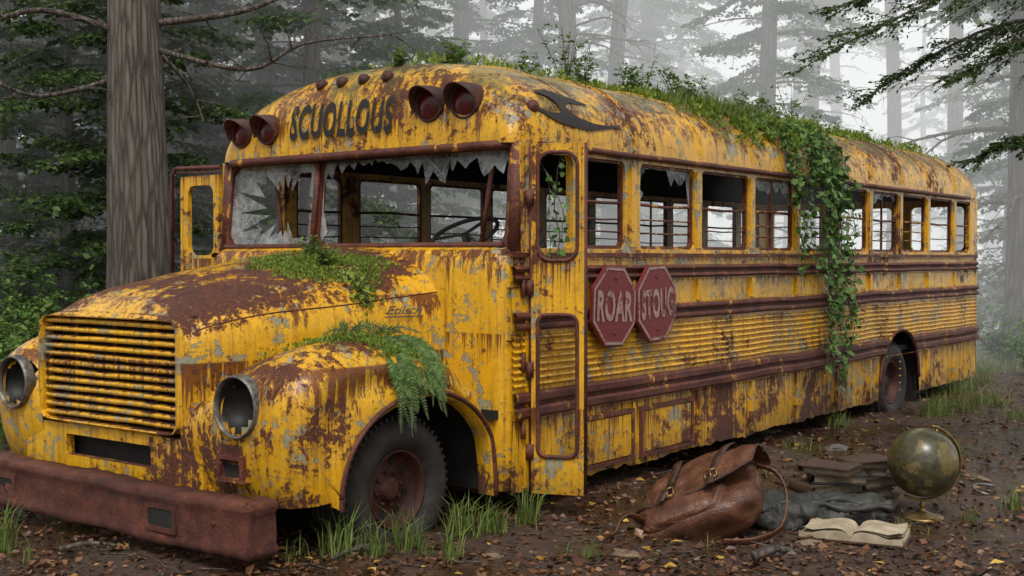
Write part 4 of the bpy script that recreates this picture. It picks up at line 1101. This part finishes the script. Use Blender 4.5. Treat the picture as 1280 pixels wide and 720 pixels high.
# ------------------------------------------------------------ props
THC=math.radians(-52.6)
def leather():
    M=Mat('old_leather'); a=M.noise(M.obj,7,8,.65,.3); f=M.noise(M.obj,55,4,.6); v=M.vor(M.obj,38,'DISTANCE_TO_EDGE')
    c=M.ramp(M.math('ADD',M.math('MULTIPLY',a,.7),M.math('MULTIPLY',f,.3)),[(.3,(.030,.012,.006)),(.48,(.10,.038,.018)),(.62,(.19,.080,.040)),(.75,(.31,.15,.085))])
    M.bump(M.math('ADD',M.math('MULTIPLY',a,1.0),M.math('ADD',M.math('MULTIPLY',f,.25),M.mr(v,0,.1,0,.08))),.9,.013); return M.fin(c,M.mr(a,.3,.7,.50,.26))
mLea=leather(); mLeaD=simple('dark_leather',(.02,.009,.006),(.075,.032,.018),20,.5); mBrass=simple('aged_brass',(.16,.10,.035),(.38,.26,.10),16,.4,.8)
def bag():
    x,y=PW(1.20,7.55); e=empty('leather_backpack',(x,y,gz(x,y)),'slumped brown leather satchel backpack with buckled straps','backpack',(0,0,0))
    Rm=Matrix.Rotation(THC-.30,4,'Z')@Matrix.Rotation(math.radians(-24),4,'Y')@Matrix.Rotation(math.radians(-50),4,'X')
    e.matrix_world=Matrix.Translation((x,y,gz(x,y)+.195))@Rm
    HW,HD,HH=.385,.13,.29
    def slump(p):
        q=Vector(p); q.x+=.30*q.z; q.z+=-.06*(q.x/HW)**2*(q.z>0)-.12*max(0,-q.x/HW)**1.5*(q.z>0); q.y+=.05*math.sin(q.x*5+q.z*4)*.6
        return q
    def sup(u,v,off=0.):
        cx=sp(math.cos(u),.5)*sp(math.cos(v),.5); cy=sp(math.cos(u),.6)*sp(math.sin(v),.6); cz=sp(math.sin(u),.5)
        wz=1-.16*max(0,cz)+.06*max(0,-cz)
        p=Vector((cx*HW*wz,cy*HD*(1-.3*cz),cz*HH)); d=Vector((cx,cy,cz)).normalized()
        return slump(p+d*(off+.03*noise.noise(p*4)+.008*noise.noise(p*11)-.030*abs(noise.noise(Vector((p.x*3,p.y*4,p.z*11))))))
    b=MB(); b.grid([[sup(-pi/2+pi*i/50,2*pi*k/84) for k in range(84)] for i in range(51)],0,True,True)
    b.build('body',[mLea],e,None,True)
    b=MB()
    b.grid([[slump(Vector((-.05+sp(math.cos(u),.4)*sp(math.cos(v),.4)*.26,-.115+sp(math.cos(u),.5)*sp(math.sin(v),.5)*.07+.016*noise.noise(Vector((u*2,v*3,0))),-.13+sp(math.sin(u),.45)*.11))) for v in [2*pi*k/54 for k in range(54)]] for u in [-pi/2+pi*i/22 for i in range(23)]],0,True,True)
    b.build('pocket',[mLea],e,None,True)
    def path(phi,off): return (-(HD+.024+off)*sp(math.cos(phi),.6)*(1-.2*max(0,math.sin(phi))),(HH+.015+off)*sp(math.sin(phi),.55))
    b=MB(); rows=[]
    for i in range(40):
        f=i/39; phi=math.radians(122-124*f); row=[]
        for k in range(41):
            s=k/40*2-1; yy,zz=path(phi,.014+.022*noise.noise(Vector((s*2.0,f*3,0)))-.028*abs(noise.noise(Vector((s*2.4,f*8,7)))))
            edge=abs(s)**5
            lift=.09*max(0,f-.65)*max(0,s+.2)*2.5
            z2=zz-.03*edge*(f<.5)-.07*(1-s*s)*max(0,f-.75)*2.4+lift*.3
            row.append(slump((s*(HW*1.0-.03*(1-f)),yy+.025*edge-lift,z2)))
        rows.append(row)
    b.grid(rows,0,True)
    b.tube([Vector(rows[-1][k])+Vector((0,-.003,0)) for k in range(41)],.009,6,1,False)
    for k in(0,40): b.tube([Vector(rows[i][k])+Vector((0,-.002,0)) for i in range(40)],.007,6,1,False)
    b.build('flap',[mLea,mLeaD],e,None,True)
    for cx_ in(-.17,.15):
        b=MB(); rows=[]
        for i in range(20):
            f=i/19; phi=math.radians(70-95*f); yy,zz=path(phi,.036 if f<.85 else .05)
            if phi<0: yy,zz=-(HD+.07+.03*math.sin(-phi)),(HH)*math.sin(phi)*.9
            dx=.02*math.sin(f*5+cx_*9); yy-=.03*max(0,f-.5)*(1 if cx_>0 else 0)*2
            rows.append([slump(q) for q in((cx_-.028+dx,yy,zz),(cx_-.024+dx,yy-.008,zz+.001),(cx_+.024+dx,yy-.008,zz+.001),(cx_+.028+dx,yy,zz))])
        b.grid(rows,0,True); b.build('strap',[mLeaD],e,None,True)
        p=Vector(rows[14][1])+Vector((.024,-.008,0)); m=MB()
        for a,c in(((-.038,0,-.03),(.038,0,-.03)),((.038,0,-.03),(.038,0,.03)),((.038,0,.03),(-.038,0,.03)),((-.038,0,.03),(-.038,0,-.03)),((0,-.004,-.03),(0,-.004,.03))): m.tube([p+Vector(a),p+Vector(c)],.006,6,0)
        m.build('buckle',[mBrass],e,None,True)
    b=MB(); b.tube([slump(q) for q in crom([(-.09,.04,HH),(-.07,.06,HH+.03),(0,.08,HH+.035),(.07,.06,HH+.03),(.09,.04,HH)],6)],.012,8,0)
    b.build('handle',[mLeaD],e,None,True)
    inv=e.matrix_world.inverted()
    def loc(la,de,z):
        X,Y=PW(la,de); return tuple(inv@Vector((X,Y,z+.02)))
    b=MB(); b.tube(crom([(.27,.0,.20),loc(1.62,7.45,.36),loc(1.67,7.35,.22),loc(1.60,7.2,.07),loc(1.42,7.12,.012),loc(1.24,7.1,.01)],7),.028,8,0,True,True,(1,.26)); b.build('shoulder_strap',[mLea],e,None,True)
    b=MB(); b.tube(crom([(-.34,.0,-.10),loc(.74,7.4,.10),loc(.66,7.35,.08),loc(.62,7.3,.015),loc(.56,7.22,.01)],7),.028,8,0,True,True,(1,.26))
    b.build('shoulder_strap',[mLea],e,None,True)
bag()
def cloth():
    M=Mat('dark_cloth'); a=M.noise(M.obj,5,7,.6,.5); f=M.noise(M.obj,70,3,.6)
    M.bump(M.math('ADD',a,M.math('MULTIPLY',f,.15)),.8,.03); return M.fin(M.mix(M.mr(a,.35,.65),(.014,.014,.012),(.055,.053,.042)),.55)
mCloth=cloth()
def jacket():
    x,y=PW(1.97,7.78); b=MB(); rows=[]; n=70
    for i in range(n+1):
        s=i/n*2-1; rr=.135*(1-abs(s)**8)**.5*(1-.12*s)+.002
        row=[]
        for k in range(40):
            a=2*pi*k/40; w=Vector((s*4,math.cos(a)*1.3,math.sin(a)*1.3))
            q=rr*(1+.26*noise.noise(w)-.22*abs(noise.noise(w*2.3))-.12*abs(noise.noise(Vector((s*14,a,2)))))
            row.append((s*.48,math.cos(a)*q*1.5+.03*math.sin(s*3),max(-.1,math.sin(a)*q)))
        rows.append(row)
    b.grid(rows,0,True,True)
    for o_ in(.0,.6):
        pts=[(s*.44,-.10-.06*o_+.02*math.sin(4*s+o_*5),.095-.04*o_-.03*abs(s)+.015*math.sin(7*s+o_*4)) for s in [k/30*2-1 for k in range(31)]]
        b.tube(pts,[.022+.008*math.sin(k*1.1) for k in range(31)],7,0)
    o=b.build('rolled_jacket',[mCloth]); o.location=(x,y,gz(x,y)+.085); o.rotation_euler=(0,0,THC+.08); tag(o,'dark crumpled rolled-up jacket lying on the mud','jacket')
jacket()
mPage=simple('old_pages',(.11,.082,.052),(.25,.20,.135),14,.8)
covers=[simple('cover_'+n,a,c,12,.6) for n,a,c in(('black',(.010,.009,.008),(.035,.03,.028)),('brown',(.035,.018,.010),(.09,.048,.028)),('olive',(.022,.022,.013),(.065,.06,.035)),('umber',(.045,.025,.014),(.11,.065,.035)))]
def book(la,de,z,w,d,h,rot,m,lab):
    x,y=PW(la,de); e=empty('book',(x,y,z),lab,'book',(R(-.03,.03),R(-.03,.03),THC+rot),'stack of old books')
    b=MB(); t=.008
    b.box((0,0,t/2),(w,d,t),0); b.box((0,0,h-t/2),(w,d,t),0)
    b.grid([[(-w/2-.014*math.sin(a)*1.0,yy,h/2-h/2*math.cos(a)) for yy in(-d/2,d/2)] for a in [pi*k/8 for k in range(9)]],0,True)
    b.build('cover',[m],e,None,True)
    b=MB(); b.box((.004,0,h/2),(w-.03,d-.035,h-2*t-.002),0)
    for k in range(5): b.box((.005,0,t+(h-2*t)*(k+.5)/5),(w-.027,d-.031,.0015),0)
    b.build('pages',[mPage],e,None,True)
zb=gz(*PW(2.2,8.2))
z=zb
for la,de,w,d,h,r,m in [(2.14,8.16,.40,.30,.075,.1,1),(2.17,8.14,.38,.29,.06,-.30,2),(2.12,8.13,.40,.28,.075,.35,3),(2.18,8.10,.36,.27,.065,-.15,0),(2.13,8.08,.34,.26,.05,-.6,1)]:
    book(la,de,z,w,d,h,r,covers[m],'worn hardback book stacked on other books'); z+=h+.001
for la,de,w,d,h,r,m in [(2.46,8.36,.40,.30,.08,-.5,3),(2.42,8.34,.36,.28,.07,-.1,2),(2.48,8.33,.38,.28,.07,.5,1),(2.40,8.32,.34,.26,.065,-.2,0),(2.44,8.3,.32,.25,.045,.3,1)]:
    book(la,de,zb,w,d,h,r,covers[m],'worn dark book in the second stack'); zb+=h+.001
def notepage():
    M=Mat('note_page'); n=M.noise(M.obj,9,6,.6); sx=M.n('ShaderNodeSeparateXYZ'); M.put(sx.inputs[0],M.obj)
    ln=M.math('FRACT',M.math('MULTIPLY',sx.outputs[1],48)); l=M.mr(M.math('ABSOLUTE',M.math('SUBTRACT',ln,.5)),.12,.08)
    w=M.mr(M.noise(M.scale(M.obj,(90,40,1)),1,2,.5),.48,.55); l=M.math('MULTIPLY',l,w)
    c=M.mix(M.mr(n,.3,.7),(.26,.19,.11),(.55,.47,.33)); c=M.mix(M.math('MULTIPLY',l,.5),c,(.12,.09,.06)); return M.fin(c,.8)
def openbook():
    x,y=PW(2.07,7.3); e=empty('open_notebook',(x,y,gz(x,y)+.02),'open notebook with yellowed curling pages face up on the mud','notebook',(0,0,THC-.45))
    w,d=.30,.33; b=MB()
    def pz(s,yy,k=0): return .018+.065*math.sin(pi*min(1,s**.6))*.8*(1-.5*s)+.035*max(0,s-.75)*abs(yy/d*2)**2*3+k*s
    for sg in(-1,1):
        rows=[]
        for k in range(21):
            s=k/20; rows.append([(sg*s*w*(1+.012*nz(yy*20,sg)),yy+.004*nz(s*8,sg,3),pz(s,yy)+.007*noise.noise(Vector((s*5,yy*9,sg)))) for yy in [-d/2+d*j/12 for j in range(13)]])
        b.grid(rows,0,True)
        b.grid([[r[0] for r in rows],[(r[0][0],r[0][1],.006) for r in rows]],0,False)
        b.grid([[r[-1] for r in rows],[(r[-1][0],r[-1][1],.006) for r in rows]],0,False)
        b.grid([[p for p in rows[-1]],[(p[0],p[1],.004) for p in rows[-1]]],0,False)
    for sg,kk in((1,.012),(1,.03),(-1,.018)):
        b.grid([[(sg*s*w*.96,yy*.97,pz(s,yy,kk)+.006) for yy in [-d/2+d*j/8 for j in range(9)]] for s in [k/12 for k in range(13)]],0,True)
    b.build('pages',[notepage()],e,None,True)
    b=MB(); b.box((0,0,0),(2*w+.03,d+.025,.01),0); b.build('cover',[covers[1]],e,None,True)
openbook()
def globe():
    x,y=PW(2.70,7.95); z0=gz(x,y); e=empty('desk_globe',(x,y,z0),'antique desk globe in a brass meridian on a round base','globe',(0,0,THC))
    M=Mat('globe_map'); P=M.obj; a=M.noise(P,6,8,.6,.3); f=M.noise(P,40,5,.7); l=M.mr(a,.49,.53)
    sea=M.mix(M.mr(f,.3,.7),(.034,.034,.016),(.085,.080,.036)); land=M.mix(M.mr(f,.3,.7),(.10,.078,.026),(.20,.155,.055))
    coast=M.mr(M.math('ABSOLUTE',M.math('SUBTRACT',a,.507)),.010,.003)
    c=M.mix(l,sea,land); c=M.mix(M.math('MULTIPLY',coast,.5),c,(.02,.014,.006))
    sx=M.n('ShaderNodeSeparateXYZ'); M.put(sx.inputs[0],P)
    lat=M.mr(M.math('ABSOLUTE',M.math('SUBTRACT',M.math('FRACT',M.math('MULTIPLY',sx.outputs[2],18)),.5)),.03,.015); c=M.mix(M.math('MULTIPLY',lat,.4),c,(.2,.15,.07))
    c=M.mix(M.mr(M.noise(P,15,6,.72),.53,.64,0,.75),c,(.03,.024,.012)); mg=M.fin(c,.28)
    r=.225; cz=.372; b=MB(); b.grid([[(r*math.cos(u)*math.cos(v),r*math.cos(u)*math.sin(v),r*math.sin(u)) for v in [2*pi*k/56 for k in range(56)]] for u in [-pi/2+pi*i/32 for i in range(33)]],0,True,True)
    o=b.build('sphere',[mg],e,None,True); o.location=(0,0,cz); o.rotation_euler=(0,math.radians(23),0)
    b=MB(); pts=[]
    for k in range(41):
        a=math.radians(-118+196*k/40); pts.append((math.cos(a)*(r+.022),0,cz+math.sin(a)*(r+.022)))
    b.tube(pts,.013,8,0,True,True,(1.6,.7)); b.lathe([(.014,-.02),(.014,.03),(.001,.035)],(math.sin(math.radians(23))*(r+.0),0,cz+math.cos(math.radians(23))*r),(.39,0,.92),10,0)
    b.build('meridian',[mBrass],e,None,True)
    b=MB(); b.lathe([(.135,.0),(.14,.008),(.13,.02),(.10,.028),(.05,.04),(.022,.055),(.016,.075),(.024,.09),(.014,.105),(.014,.135)],(0,0,0),(0,0,1),36,0); b.build('base',[mBrass],e,None,True)
globe()
b=MB(); x,y=PW(3.45,8.75); b.tube([(math.cos(a)*.16,math.sin(a)*.1,.02+.02*math.sin(a)) for a in [k/12*3.6 for k in range(13)]],[.012]*13,6,0)
o=b.build('bent_metal_strip',[mChrome]); o.location=(x,y,gz(x,y)); tag(o,'bent pale metal strip lying on the mud','scrap metal')
# ------------------------------------------------------------ fog, light, camera
def fog():
    c=PW(0,76.5); b=MB(); b.box((0,0,0),(120,200,26),0); m=bpy.data.materials.new('fog'); m.use_nodes=True; t=m.node_tree; t.nodes.clear()
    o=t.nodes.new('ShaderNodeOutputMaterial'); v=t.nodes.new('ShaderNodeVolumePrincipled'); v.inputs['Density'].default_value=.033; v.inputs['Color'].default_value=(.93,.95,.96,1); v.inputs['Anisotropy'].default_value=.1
    v.inputs['Emission Strength'].default_value=.0185; v.inputs['Emission Color'].default_value=(.98,1,.98,1)  # added emission: the fog itself glows, standing in for multiply scattered light
    t.links.new(v.outputs[0],o.inputs['Volume'])
    f=b.build('fog',[m]); f.location=(c[0],c[1],11.9); f.rotation_euler=(0,0,math.atan2(.607,.794)); f['kind']='structure'; f['label']='pale morning fog between the trees, with added glow'
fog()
w=bpy.data.worlds.new('World'); S.world=w; w.use_nodes=True; t=w.node_tree; bg=t.nodes['Background']
sky=t.nodes.new('ShaderNodeTexSky'); sky.sky_type='NISHITA'; sky.sun_disc=False; sky.sun_elevation=math.radians(58); sky.sun_rotation=math.radians(234); sky.air_density=1; sky.dust_density=4
hs=t.nodes.new('ShaderNodeHueSaturation'); hs.inputs['Saturation'].default_value=.25; t.links.new(sky.outputs[0],hs.inputs['Color']); t.links.new(hs.outputs[0],bg.inputs[0]); bg.inputs[1].default_value=.13
sl=bpy.data.lights.new('sun','SUN'); sl.energy=1.5; sl.angle=math.radians(14); sl.color=(1,.98,.94); so=bpy.data.objects.new('sun',sl); COL.objects.link(so)
az=math.radians(234); el=math.radians(58); d=Vector((math.sin(az)*math.cos(el),math.cos(az)*math.cos(el),math.sin(el))); so.rotation_euler=d.to_track_quat('Z','Y').to_euler(); so.location=d*30
cam=bpy.data.cameras.new('camera'); cam.lens=42.7; cam.sensor_width=36; cam.clip_end=800; co=bpy.data.objects.new('camera',cam); COL.objects.link(co)
co.location=(CX,CY,1.7); co.rotation_euler=(math.radians(90-1.43),0,math.radians(-52.6)); S.camera=co
